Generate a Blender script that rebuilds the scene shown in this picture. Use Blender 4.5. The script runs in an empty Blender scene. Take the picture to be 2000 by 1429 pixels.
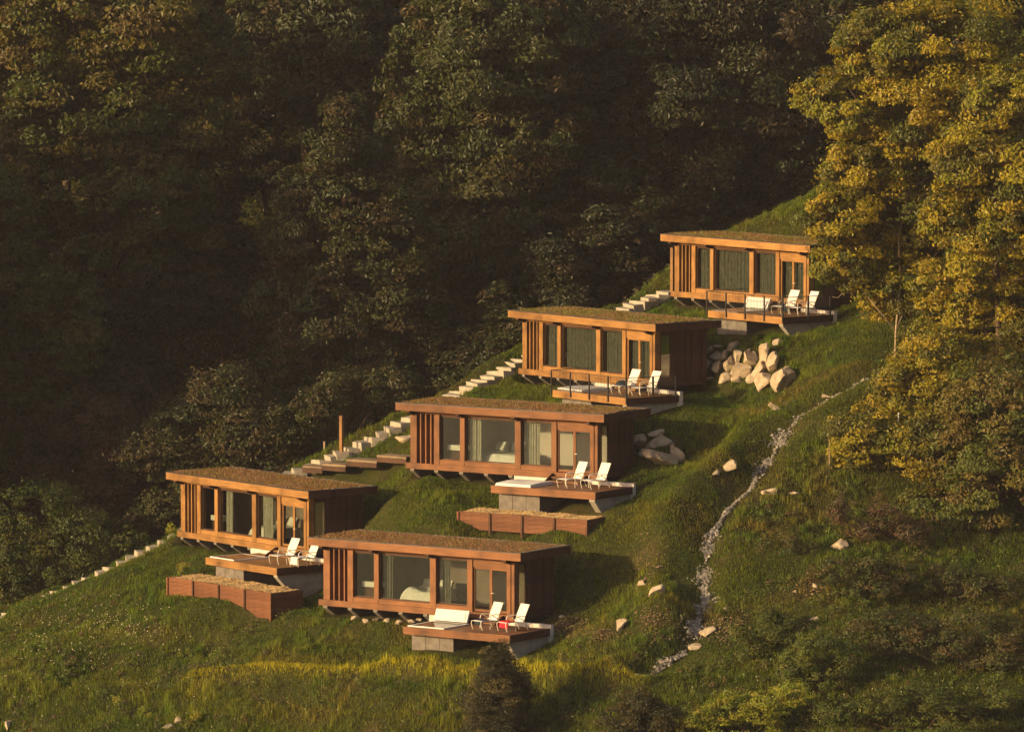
import bpy, math, random
import numpy as np
from mathutils import Vector, Matrix

# ------------------------------------------------------------------ camera, sky, sun, exposure
SC = bpy.context.scene
COL = SC.collection
PHI = math.radians(4.652)
D0 = 300.0
camd = bpy.data.cameras.new('camera')
cam = bpy.data.objects.new('camera', camd)
COL.objects.link(cam)
cam.location = (0, -D0, D0 * math.tan(PHI))
cam.rotation_euler = (math.pi / 2 - PHI, 0, 0)
camd.sensor_width = 36
camd.lens = 36 * (D0 / math.cos(PHI)) / 50.0
camd.clip_start = 1.0
camd.clip_end = 5000
SC.camera = cam

SUN_EL = math.radians(13.0)
SUN_H = Vector((-0.89, -0.456)).normalized()
SUN_DIR = Vector((SUN_H.x * math.cos(SUN_EL), SUN_H.y * math.cos(SUN_EL), math.sin(SUN_EL)))

world = bpy.data.worlds.new('World')
SC.world = world
world.use_nodes = True
wn = world.node_tree
wn.nodes.clear()
sky = wn.nodes.new('ShaderNodeTexSky')
sky.sky_type = 'NISHITA'
sky.sun_disc = False
sky.sun_elevation = SUN_EL
sky.sun_rotation = math.atan2(SUN_H.x, SUN_H.y)
sky.dust_density = 4.0
sky.ozone_density = 1.0
sky.air_density = 1.0
tint = wn.nodes.new('ShaderNodeMix')
tint.data_type = 'RGBA'
tint.blend_type = 'MULTIPLY'
tint.inputs[0].default_value = 1.0
tint.inputs[7].default_value = (1.0, 0.84, 0.80, 1)     # warm white balance of the evening picture
bg = wn.nodes.new('ShaderNodeBackground')
bg.inputs['Strength'].default_value = 0.135
wo = wn.nodes.new('ShaderNodeOutputWorld')
wn.links.new(sky.outputs[0], tint.inputs[6])
wn.links.new(tint.outputs[2], bg.inputs['Color'])
wn.links.new(bg.outputs[0], wo.inputs['Surface'])

sund = bpy.data.lights.new('sun', 'SUN')
sund.energy = 4.2
sund.angle = math.radians(1.2)
sund.color = (1.0, 0.74, 0.37)
sun = bpy.data.objects.new('sun', sund)
sun.rotation_euler = (-SUN_DIR).to_track_quat('-Z', 'Y').to_euler()
sun.location = (-60, -40, 40)
COL.objects.link(sun)

SC.view_settings.view_transform = 'Standard'
SC.view_settings.look = 'None'
SC.view_settings.gamma = 1.0
SC.view_settings.exposure = 0.64
SC.view_settings.use_curve_mapping = False
SC.cycles.use_denoising = True
SC.cycles.max_bounces = 5
SC.cycles.diffuse_bounces = 2
SC.cycles.use_adaptive_sampling = True
SC.cycles.adaptive_threshold = 0.03
SC.cycles.glossy_bounces = 2
SC.cycles.transmission_bounces = 3
SC.cycles.transparent_max_bounces = 8
SC.cycles.volume_bounces = 0
SC.cycles.caustics_reflective = False
SC.cycles.caustics_refractive = False

RNG = np.random.default_rng(7)
random.seed(7)
F_PX = 40 * D0 / math.cos(PHI)


def at(px, py, Y):
    """world point at photograph pixel (2000 x 1429) and world depth Y"""
    dx = (px - 1000) / F_PX
    dy = (714.5 - py) / F_PX
    d = Vector((dx, math.cos(PHI) + dy * math.sin(PHI), -math.sin(PHI) + dy * math.cos(PHI)))
    t = (Y + D0) / d.y
    return Vector(cam.location) + d * t


def project(P):
    P = np.asarray(P, float)
    d = P - np.array(cam.location)
    w = d[..., 1] * math.cos(PHI) - d[..., 2] * math.sin(PHI)
    u = d[..., 1] * math.sin(PHI) + d[..., 2] * math.cos(PHI)
    return 1000 + F_PX * d[..., 0] / w, 714.5 - F_PX * u / w


# ------------------------------------------------------------------ helpers
def tag(o, label=None, cat=None, group=None, kind=None):
    if label: o['label'] = label
    if cat: o['category'] = cat
    if group: o['group'] = group
    if kind: o['kind'] = kind
    return o


def link(name, me, parent=None):
    o = bpy.data.objects.new(name, me)
    COL.objects.link(o)
    if parent is not None:
        o.parent = parent
    return o


def empty(name, loc, rz=0.0):
    o = bpy.data.objects.new(name, None)
    o.empty_display_size = 0.3
    COL.objects.link(o)
    o.location = loc
    o.rotation_euler = (0, 0, rz)
    return o


def np_mesh(name, co, faces, nper, mat, col=None, smooth=False):
    """co (n,3), faces (m,nper) -> mesh, quickly"""
    me = bpy.data.meshes.new(name)
    co = np.ascontiguousarray(co, dtype=np.float32)
    faces = np.ascontiguousarray(faces, dtype=np.int32)
    m = len(faces)
    me.vertices.add(len(co))
    me.vertices.foreach_set('co', co.ravel())
    me.loops.add(m * nper)
    me.loops.foreach_set('vertex_index', faces.ravel())
    me.polygons.add(m)
    me.polygons.foreach_set('loop_start', np.arange(m, dtype=np.int32) * nper)
    me.polygons.foreach_set('use_smooth', np.full(m, smooth, dtype=bool))
    if col is not None:
        a = me.color_attributes.new('Col', 'FLOAT_COLOR', 'POINT')
        c4 = np.ones((len(co), 4), dtype=np.float32)
        c4[:, :3] = col
        a.data.foreach_set('color', c4.ravel())
    me.update(calc_edges=True)
    if mat is not None:
        me.materials.append(mat)
    return me


class MB:
    def __init__(self):
        self.v = []
        self.f = []

    def box(self, x0, x1, y0, y1, z0, z1):
        n = len(self.v)
        self.v += [(x0, y0, z0), (x1, y0, z0), (x1, y1, z0), (x0, y1, z0), (x0, y0, z1), (x1, y0, z1), (x1, y1, z1), (x0, y1, z1)]
        self.f += [(n, n + 3, n + 2, n + 1), (n + 4, n + 5, n + 6, n + 7), (n, n + 1, n + 5, n + 4), (n + 1, n + 2, n + 6, n + 5),
                   (n + 2, n + 3, n + 7, n + 6), (n + 3, n, n + 4, n + 7)]
        return self

    def prism_x(self, prof, x0, x1):
        """profile of (y, z) extruded along x"""
        n = len(self.v)
        k = len(prof)
        self.v += [(x0, p[0], p[1]) for p in prof] + [(x1, p[0], p[1]) for p in prof]
        self.f.append(tuple(range(n, n + k)))
        self.f.append(tuple(range(n + 2 * k - 1, n + k - 1, -1)))
        for i in range(k):
            j = (i + 1) % k
            self.f.append((n + j, n + i, n + k + i, n + k + j))
        return self

    def slab(self, c, ax, ay, az):
        """oriented box: centre and three half-axis vectors"""
        n = len(self.v)
        c, ax, ay, az = Vector(c), Vector(ax), Vector(ay), Vector(az)
        for sz in (-1, 1):
            for sx, sy in ((-1, -1), (1, -1), (1, 1), (-1, 1)):
                self.v.append(tuple(c + ax * sx + ay * sy + az * sz))
        self.f += [(n, n + 3, n + 2, n + 1), (n + 4, n + 5, n + 6, n + 7), (n, n + 1, n + 5, n + 4), (n + 1, n + 2, n + 6, n + 5),
                   (n + 2, n + 3, n + 7, n + 6), (n + 3, n, n + 4, n + 7)]
        return self

    def tube(self, pts, radii, seg=7):
        pts = [Vector(p) for p in pts]
        if not hasattr(radii, '__len__'):
            radii = [radii] * len(pts)
        base = len(self.v)
        for i, p in enumerate(pts):
            t = (pts[min(i + 1, len(pts) - 1)] - pts[max(i - 1, 0)]).normalized()
            a = t.orthogonal().normalized() if i == 0 else (a - t * a.dot(t)).normalized()
            b = t.cross(a)
            for k in range(seg):
                w = 2 * math.pi * k / seg
                self.v.append(tuple(p + (a * math.cos(w) + b * math.sin(w)) * radii[i]))
        for i in range(len(pts) - 1):
            for k in range(seg):
                k2 = (k + 1) % seg
                self.f.append((base + i * seg + k, base + i * seg + k2, base + (i + 1) * seg + k2, base + (i + 1) * seg + k))
        self.f.append(tuple(base + k for k in reversed(range(seg))))
        self.f.append(tuple(base + (len(pts) - 1) * seg + k for k in range(seg)))
        return self

    def mesh(self, name, mat, smooth=False):
        me = bpy.data.meshes.new(name)
        me.from_pydata(self.v, [], self.f)
        if smooth:
            me.polygons.foreach_set('use_smooth', np.full(len(me.polygons), True))
        me.materials.append(mat)
        me.update()
        return me

    def build(self, name, mat, parent=None, smooth=False):
        return link(name, self.mesh(name, mat, smooth), parent)


def part_box(name, mat, parent, *b):
    return MB().box(*b).build(name, mat, parent)


def vnoise(x, y, seed=0):
    """smooth value noise in -1..1"""
    def h(i, j):
        n = (i * 374761393 + j * 668265263 + seed * 974711) & 0xffffffff
        n = ((n ^ (n >> 13)) * 1274126177) & 0xffffffff
        return ((n ^ (n >> 16)) & 0xffff) / 32767.5 - 1.0
    xi = np.floor(x).astype(np.int64)
    yi = np.floor(y).astype(np.int64)
    fx, fy = x - xi, y - yi
    fx = fx * fx * (3 - 2 * fx)
    fy = fy * fy * (3 - 2 * fy)
    return (h(xi, yi) * (1 - fx) + h(xi + 1, yi) * fx) * (1 - fy) + (h(xi, yi + 1) * (1 - fx) + h(xi + 1, yi + 1) * fx) * fy


# ------------------------------------------------------------------ materials
def new_mat(name):
    m = bpy.data.materials.new(name)
    m.use_nodes = True
    nt = m.node_tree
    nt.nodes.clear()
    out = nt.nodes.new('ShaderNodeOutputMaterial')
    return m, nt, out


def ramp(nt, fac, stops):
    r = nt.nodes.new('ShaderNodeValToRGB')
    el = r.color_ramp.elements
    while len(el) < len(stops):
        el.new(0.5)
    for e, (p, c) in zip(el, stops):
        e.position = p
        e.color = (c[0], c[1], c[2], 1)
    nt.links.new(fac, r.inputs[0])
    return r.outputs[0]


def noise_tex(nt, scale, detail=4, rough=0.55, coord='Object', stretch=None):
    tc = nt.nodes.new('ShaderNodeTexCoord')
    src = tc.outputs[coord]
    if stretch:
        mp = nt.nodes.new('ShaderNodeMapping')
        mp.inputs['Scale'].default_value = stretch
        nt.links.new(src, mp.inputs[0])
        src = mp.outputs[0]
    n = nt.nodes.new('ShaderNodeTexNoise')
    n.inputs['Scale'].default_value = scale
    n.inputs['Detail'].default_value = detail
    n.inputs['Roughness'].default_value = rough
    nt.links.new(src, n.inputs['Vector'])
    return n.outputs[0]


def bump(nt, h, strength=0.3, dist=0.02):
    b = nt.nodes.new('ShaderNodeBump')
    b.inputs['Strength'].default_value = strength
    b.inputs['Distance'].default_value = dist
    nt.links.new(h, b.inputs['Height'])
    return b.outputs[0]


def principled(nt, out, color=None, rough=0.6, spec=0.3, normal=None):
    p = nt.nodes.new('ShaderNodeBsdfPrincipled')
    p.inputs['Roughness'].default_value = rough
    p.inputs['Specular IOR Level'].default_value = spec
    if isinstance(color, tuple):
        p.inputs['Base Color'].default_value = (*color, 1)
    elif color is not None:
        nt.links.new(color, p.inputs['Base Color'])
    if normal is not None:
        nt.links.new(normal, p.inputs['Normal'])
    nt.links.new(p.outputs[0], out.inputs['Surface'])
    return p


def mix_rgb(nt, a, b, fac=1.0, mode='MULTIPLY'):
    m = nt.nodes.new('ShaderNodeMix')
    m.data_type = 'RGBA'
    m.blend_type = mode
    if isinstance(fac, (int, float)):
        m.inputs[0].default_value = fac
    else:
        nt.links.new(fac, m.inputs[0])
    for i, s in ((6, a), (7, b)):
        if isinstance(s, tuple):
            m.inputs[i].default_value = (*s, 1)
        else:
            nt.links.new(s, m.inputs[i])
    return m.outputs[2]


def mat_wood(name, dark, light, stretch, rough=0.62):
    m, nt, out = new_mat(name)
    n = noise_tex(nt, 1.0, 5, 0.65, stretch=stretch)
    c = ramp(nt, n, [(0.30, dark), (0.52, tuple((a + b) / 2 for a, b in zip(dark, light))), (0.72, light)])
    oi = nt.nodes.new('ShaderNodeObjectInfo')
    c2 = ramp(nt, oi.outputs['Random'], [(0.0, (0.78, 0.76, 0.74)), (1.0, (1.12, 1.10, 1.06))])
    c = mix_rgb(nt, c, c2)
    n2 = noise_tex(nt, 0.7, 3, 0.6)
    c3 = ramp(nt, n2, [(0.30, (0.50, 0.47, 0.46)), (0.48, (0.88, 0.86, 0.84)), (0.62, (1.05, 1.04, 1.02))])
    c = mix_rgb(nt, c, c3)
    principled(nt, out, c, rough, 0.25, bump(nt, n, 0.35, 0.01))
    return m


def mat_noise(name, stops, scale, detail=5, rough=0.85, spec=0.15, bs=0.5, bd=0.03, coord='Object', stretch=None):
    m, nt, out = new_mat(name)
    n = noise_tex(nt, scale, detail, 0.6, coord, stretch)
    c = ramp(nt, n, stops)
    principled(nt, out, c, rough, spec, bump(nt, n, bs, bd) if bs else None)
    return m


def mat_leaf(name, rough=0.5, spec=0.35, trans=0.35):
    m, nt, out = new_mat(name)
    a = nt.nodes.new('ShaderNodeAttribute')
    a.attribute_name = 'Col'
    p = nt.nodes.new('ShaderNodeBsdfPrincipled')
    p.inputs['Roughness'].default_value = rough
    p.inputs['Specular IOR Level'].default_value = spec
    nt.links.new(a.outputs['Color'], p.inputs['Base Color'])
    t = nt.nodes.new('ShaderNodeBsdfTranslucent')
    nt.links.new(mix_rgb(nt, a.outputs['Color'], (1.25, 1.15, 0.55)), t.inputs['Color'])
    mx = nt.nodes.new('ShaderNodeMixShader')
    mx.inputs[0].default_value = trans
    nt.links.new(p.outputs[0], mx.inputs[1])
    nt.links.new(t.outputs[0], mx.inputs[2])
    nt.links.new(mx.outputs[0], out.inputs['Surface'])
    return m


def mat_glass(name):
    m, nt, out = new_mat(name)
    tr = nt.nodes.new('ShaderNodeBsdfTransparent')
    tr.inputs['Color'].default_value = (0.88, 0.91, 0.89, 1)
    gl = nt.nodes.new('ShaderNodeBsdfGlossy')
    gl.inputs['Roughness'].default_value = 0.02
    gl.inputs['Color'].default_value = (0.9, 0.95, 0.95, 1)
    lw = nt.nodes.new('ShaderNodeLayerWeight')
    lw.inputs['Blend'].default_value = 0.5
    pw = nt.nodes.new('ShaderNodeMath')
    pw.operation = 'POWER'
    pw.inputs[1].default_value = 4.0
    nt.links.new(lw.outputs['Facing'], pw.inputs[0])
    fr = nt.nodes.new('ShaderNodeMath')
    fr.operation = 'MULTIPLY_ADD'
    fr.inputs[1].default_value = 0.9
    fr.inputs[2].default_value = 0.13
    nt.links.new(pw.outputs[0], fr.inputs[0])
    mx = nt.nodes.new('ShaderNodeMixShader')
    nt.links.new(fr.outputs[0], mx.inputs[0])
    nt.links.new(tr.outputs[0], mx.inputs[1])
    nt.links.new(gl.outputs[0], mx.inputs[2])
    nt.links.new(mx.outputs[0], out.inputs['Surface'])
    return m


W_H = (1.2, 18, 18)     # grain along x
W_V = (18, 18, 1.2)     # grain along z
W_Y = (18, 1.2, 18)
WOOD = {}
for key, dk, lt in (('golden', (0.20, 0.098, 0.028), (0.38, 0.200, 0.062)), ('russet', (0.145, 0.058, 0.020), (0.265, 0.112, 0.040))):
    WOOD[key] = dict(h=mat_wood('wood_beam_' + key, dk, lt, W_H), v=mat_wood('wood_post_' + key, dk, lt, W_V),
                     y=mat_wood('wood_deck_' + key, tuple(c * 0.8 for c in dk), tuple(c * 0.85 for c in lt), W_H))
M_CLAD = mat_wood('wood_cladding', (0.045, 0.017, 0.010), (0.115, 0.044, 0.020), W_V, 0.75)
M_DARKW = mat_wood('wood_dark', (0.045, 0.022, 0.012), (0.10, 0.045, 0.022), W_Y, 0.7)
M_PLANT = mat_wood('wood_planter', (0.10, 0.040, 0.018), (0.21, 0.088, 0.040), W_H, 0.75)
M_GREYW = mat_wood('wood_weathered', (0.17, 0.125, 0.08), (0.36, 0.275, 0.18), W_H, 0.8)
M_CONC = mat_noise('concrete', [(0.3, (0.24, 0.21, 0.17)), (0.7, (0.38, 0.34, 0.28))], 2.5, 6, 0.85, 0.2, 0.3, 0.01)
M_PLINTH = mat_noise('dark_concrete', [(0.3, (0.115, 0.098, 0.082)), (0.7, (0.20, 0.175, 0.15))], 2.5, 6, 0.9, 0.15, 0.3, 0.01)  # darker copy of the concrete, shade under the decks put into it
M_WHITEW = mat_noise('white_render', [(0.3, (0.44, 0.41, 0.35)), (0.6, (0.58, 0.54, 0.47))], 2.0, 6, 0.75, 0.2, 0.15, 0.01)
M_WHITE = mat_noise('white_acrylic', [(0.3, (0.58, 0.56, 0.52)), (0.7, (0.66, 0.64, 0.60))], 3.0, 2, 0.45, 0.3, 0)
M_SLING = mat_noise('white_sling', [(0.3, (0.58, 0.55, 0.50)), (0.7, (0.66, 0.63, 0.58))], 40.0, 2, 0.7, 0.2, 0.2, 0.004)
M_FRAME = mat_noise('cream_metal', [(0.3, (0.60, 0.53, 0.42)), (0.7, (0.68, 0.61, 0.50))], 5, 2, 0.4, 0.5, 0)
M_BLACK = mat_noise('black_metal', [(0.3, (0.012, 0.011, 0.010)), (0.7, (0.03, 0.027, 0.024))], 5, 3, 0.5, 0.4, 0)
M_FLASH = mat_noise('dark_flashing', [(0.3, (0.025, 0.022, 0.02)), (0.7, (0.06, 0.05, 0.045))], 4, 3, 0.5, 0.4, 0)
M_TURF = mat_noise('roof_soil', [(0.25, (0.13, 0.072, 0.038)), (0.5, (0.26, 0.15, 0.075)), (0.7, (0.22, 0.18, 0.06))], 2.2, 8, 0.95, 0.05, 0.9, 0.06)
M_STONE = mat_noise('boulder_stone', [(0.25, (0.16, 0.105, 0.065)), (0.48, (0.36, 0.28, 0.185)), (0.75, (0.48, 0.40, 0.29))], 1.7, 8, 0.9, 0.15, 0.7, 0.05)
M_STEP = mat_noise('step_stone', [(0.25, (0.22, 0.19, 0.145)), (0.7, (0.42, 0.37, 0.29))], 2.5, 7, 0.9, 0.15, 0.5, 0.03)
M_GRAVEL = mat_noise('gravel_stone', [(0.3, (0.12, 0.105, 0.085)), (0.52, (0.25, 0.225, 0.185)), (0.72, (0.48, 0.44, 0.37))], 6.0, 4, 0.85, 0.2, 0.3, 0.02, coord='Object')
M_CHIPS = mat_noise('wood_chips', [(0.3, (0.30, 0.19, 0.08)), (0.6, (0.56, 0.39, 0.18)), (0.8, (0.66, 0.50, 0.27))], 7.0, 5, 0.9, 0.1, 0.7, 0.04)
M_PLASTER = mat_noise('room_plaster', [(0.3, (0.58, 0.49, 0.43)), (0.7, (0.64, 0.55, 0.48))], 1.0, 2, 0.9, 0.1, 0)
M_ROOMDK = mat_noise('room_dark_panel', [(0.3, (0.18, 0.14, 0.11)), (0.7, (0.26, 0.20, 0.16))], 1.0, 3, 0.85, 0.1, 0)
M_LINEN = mat_noise('linen', [(0.3, (0.60, 0.58, 0.48)), (0.7, (0.76, 0.74, 0.64))], 3.0, 4, 0.9, 0.1, 0.5, 0.05)
M_CURT = mat_noise('curtain_cloth', [(0.3, (0.12, 0.115, 0.085)), (0.7, (0.19, 0.18, 0.135))], 6.0, 3, 0.95, 0.05, 0)
M_SHEER = mat_noise('pale_curtain_cloth', [(0.3, (0.32, 0.30, 0.23)), (0.7, (0.44, 0.41, 0.32))], 6.0, 3, 0.95, 0.05, 0)
M_NAVY = mat_noise('dark_towel_cloth', [(0.3, (0.018, 0.03, 0.035)), (0.7, (0.035, 0.05, 0.06))], 9, 3, 0.95, 0.05, 0.3, 0.02)
M_RED = mat_noise('red_towel_cloth', [(0.3, (0.50, 0.018, 0.03)), (0.7, (0.66, 0.035, 0.05))], 9, 3, 0.95, 0.05, 0.3, 0.02)
M_TOWEL = mat_noise('white_towel_cloth', [(0.3, (0.58, 0.55, 0.51)), (0.7, (0.66, 0.63, 0.59))], 9, 3, 0.95, 0.05, 0.3, 0.02)
M_BARK = mat_noise('bark', [(0.3, (0.045, 0.030, 0.02)), (0.7, (0.12, 0.085, 0.055))], 3.0, 6, 0.95, 0.05, 0.8, 0.04, stretch=(1, 1, 0.25))
M_PALEBARK = mat_noise('pale_bark', [(0.3, (0.24, 0.17, 0.11)), (0.7, (0.42, 0.32, 0.22))], 3.0, 6, 0.95, 0.05, 0.5, 0.03, stretch=(1, 1, 0.25))
M_WATER, nt_, out_ = new_mat('tub_water')
principled(nt_, out_, (0.02, 0.024, 0.022), 0.12, 0.06, bump(nt_, noise_tex(nt_, 5.0, 2), 0.08, 0.02))
M_GLASS = mat_glass('window_glass')
M_LEAF = mat_leaf('leaf', 0.5, 0.4, 0.35)
M_GRASS = mat_leaf('grass_blade', 0.6, 0.2, 0.35)
M_PETAL = mat_leaf('petal', 0.7, 0.1, 0.3)


# ------------------------------------------------------------------ cabins' places (near wall corner at beam underside, turn)
CAB = {
    'a': (-10.31, 14.03, -10.90, 52.4, 'golden'),
    'b': (0.18, -1.02, -12.40, 34.5, 'russet'),
    'c': (4.40, 11.17, -6.73, 33.8, 'russet'),
    'd': (7.55, 20.50, -2.84, 53.3, 'golden'),
    'e': (15.89, 27.30, 0.84, 53.3, 'golden'),
}
L_ = 11.54
W_ = 3.19


def loc2w(c, x, y, z=0.0):
    X, Y, Z, t, _ = CAB[c]
    t = math.radians(t)
    return (X + x * math.cos(t) + y * math.sin(t), Y - x * math.sin(t) + y * math.cos(t), Z + z)


def w2loc(c, x, y):
    X, Y, Z, t, _ = CAB[c]
    t = math.radians(t)
    dx, dy = x - X, y - Y
    return dx * math.cos(t) - dy * math.sin(t), dx * math.sin(t) + dy * math.cos(t)


# ------------------------------------------------------------------ terrain
STAIR_PX = [(-60, 1232, 21), (0, 1207, 22), (150, 1142, 24), (340, 1047, 25.2), (460, 982, 25.2), (570, 922, 24.8), (640, 893, 25), (665, 885, 25.2), (805, 815, 26.5), (890, 770, 28.3),
            (1000, 712, 31.2), (1110, 655, 33.6), (1220, 602, 36.2), (1312, 566, 38.2)]
DRAIN_PX = [(1700, 718, 16), (1620, 770, 14.5), (1560, 802, 13.4), (1530, 842, 11.8), (1490, 905, 9.2), (1460, 945, 7.6), (1420, 1000, 5.5), (1390, 1050, 3.3),
            (1378, 1100, 1.2), (1374, 1160, -1.7), (1362, 1240, -5.3), (1330, 1282, -7.2), (1245, 1308, -9.0)]
KEY = list(STAIR_PX) + list(DRAIN_PX)
KEY += [  # px, py, depth of points on the hillside
    (1440, 440, 44), (1570, 378, 46.5), (1690, 330, 48), (1330, 500, 42.5),
    (1620, 625, 26), (1600, 700, 20.8), (1720, 640, 22), (1800, 700, 19),
    (1560, 770, 16.5), (1450, 860, 13.0), (1350, 800, 17.6), (1330, 950, 8.6), (1280, 1080, 3.0), (1250, 1180, -1.2), (1180, 1230, -3.6),
    (1650, 950, 7.4), (1550, 1050, 3.2), (1700, 1100, 0.2), (1850, 950, 8.2), (2000, 900, 10.5), (2000, 1100, 1.5), (1850, 1200, -4.5),
    (1500, 1180, -2.6), (1700, 1300, -9.6), (2000, 1429, -14.5), (1450, 1330, -9.8), (1450, 1429, -13.5),
    (920, 1322, -5.4), (680, 1320, -2.0), (420, 1316, 1.6), (1100, 1322, -8.0),
    (1000, 1429, -10.2), (600, 1429, -5.8), (250, 1429, -1.5), (0, 1429, 1.5), (150, 1300, 6.5), (0, 1320, 7.5), (300, 1180, 13.0), (420, 1250, 6.8),
    (130, 1210, 15.5), (240, 1130, 19.5), (300, 1100, 20.8), (720, 1290, 0.2),
    (1390, 757, 22.6), (1450, 764, 21.2), (1515, 768, 19.4), (1390, 668, 24.8), (1450, 664, 23.6), (1505, 662, 22.2),
    (1245, 908, 15.2), (1325, 906, 13.6), (1290, 840, 16.8), (1330, 850, 15.6),
    (860, 985, 11.0), (740, 960, 15.2), (850, 1030, 8.2), (1080, 1040, 6.0),
]
KP = [tuple(at(*k)) for k in KEY]
for c in CAB:
    KP += [loc2w(c, -L_ - .6, W_ + .8, .9), loc2w(c, 0.5, W_ + .8, 1.0), loc2w(c, -6, W_ + 1.0, 1.1),
           loc2w(c, -L_ - .3, -.4, -.45), loc2w(c, -8, -.8, -.80), loc2w(c, -5.2, -1.6, -1.1),
           loc2w(c, -3.8, -3.9, -1.6), loc2w(c, 0, -4.0, -1.75), loc2w(c, 2.6, -3.6, -1.65), loc2w(c, 2.8, -.3, -.75), loc2w(c, 1.2, W_ * .5, -.05)]
KP += [  # the ravine behind the spur, the wooded slope beyond it, the valley in front
    (-50, 14, -22), (-36, 30, -19), (-30, 34, -18), (-22, 35, -15.5), (-14, 36, -12.5), (-6, 39, -9.5), (2, 42.5, -6), (10, 49, -1.5), (20, 57, 4), (40, 60, 10),
    (-60, 40, -10), (-45, 48, -8), (-30, 50, -12), (-15, 52, -9), (0, 54, -6), (15, 66, 0), (-60, 75, 8), (-30, 75, 2), (0, 78, 5), (30, 85, 12), (60, 80, 20),
    (-70, 110, 26), (-20, 110, 24), (30, 115, 28), (70, 120, 34),
    (45, 20, 3), (48, 0, -6), (48, -25, -18), (-48, -10, -27), (-20, -22, -25), (0, -28, -25), (25, -32, -23), (-60, -45, -36), (0, -60, -36), (60, -60, -36), (90, 20, 4), (-90, 20, -26), (-90, 70, 4)]
KP = np.array(KP, float)


def tps_fit(P, lam=0.6):
    n = len(P)
    r2 = ((P[:, None, :2] - P[None, :, :2]) ** 2).sum(-1)
    K = 0.5 * r2 * np.log(r2 + 1e-9) + lam * np.eye(n)
    A = np.zeros((n + 3, n + 3))
    A[:n, :n] = K
    A[:n, n] = 1
    A[:n, n + 1:] = P[:, :2]
    A[n, :n] = 1
    A[n + 1:, :n] = P[:, :2].T
    return np.linalg.solve(A, np.concatenate([P[:, 2], np.zeros(3)]))


TPS = tps_fit(KP)


def tps(x, y):
    n = len(KP)
    z = TPS[n] + TPS[n + 1] * x + TPS[n + 2] * y
    for i in range(n):
        r2 = (x - KP[i, 0]) ** 2 + (y - KP[i, 1]) ** 2
        z = z + TPS[i] * 0.5 * r2 * np.log(r2 + 1e-9)
    return z


def seg_dist(x, y, pts):
    """distance to a polyline in plan"""
    d = np.full(np.shape(x), 1e9)
    for a, b in zip(pts[:-1], pts[1:]):
        ax, ay, bx, by = a[0], a[1], b[0], b[1]
        ll = (bx - ax) ** 2 + (by - ay) ** 2
        t = np.clip(((x - ax) * (bx - ax) + (y - ay) * (by - ay)) / ll, 0, 1)
        d = np.minimum(d, np.hypot(x - ax - t * (bx - ax), y - ay - t * (by - ay)))
    return d


STAIR = [tuple(at(*k)) for k in STAIR_PX]
DRAIN = [tuple(at(*k)) for k in DRAIN_PX]
BANK = [tuple(at(*k)) for k in [(1450, 850, 13), (1390, 940, 9.0), (1310, 1020, 5.6), (1285, 1100, 2.2), (1272, 1190, -1.5), (1290, 1240, -4.4)]]
PATH = [tuple(at(*k)) for k in [(380, 1314, 2.1), (420, 1316, 1.6), (680, 1320, -2.0), (920, 1322, -5.4), (1100, 1320, -8.0), (1245, 1308, -9.2)]]


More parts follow.
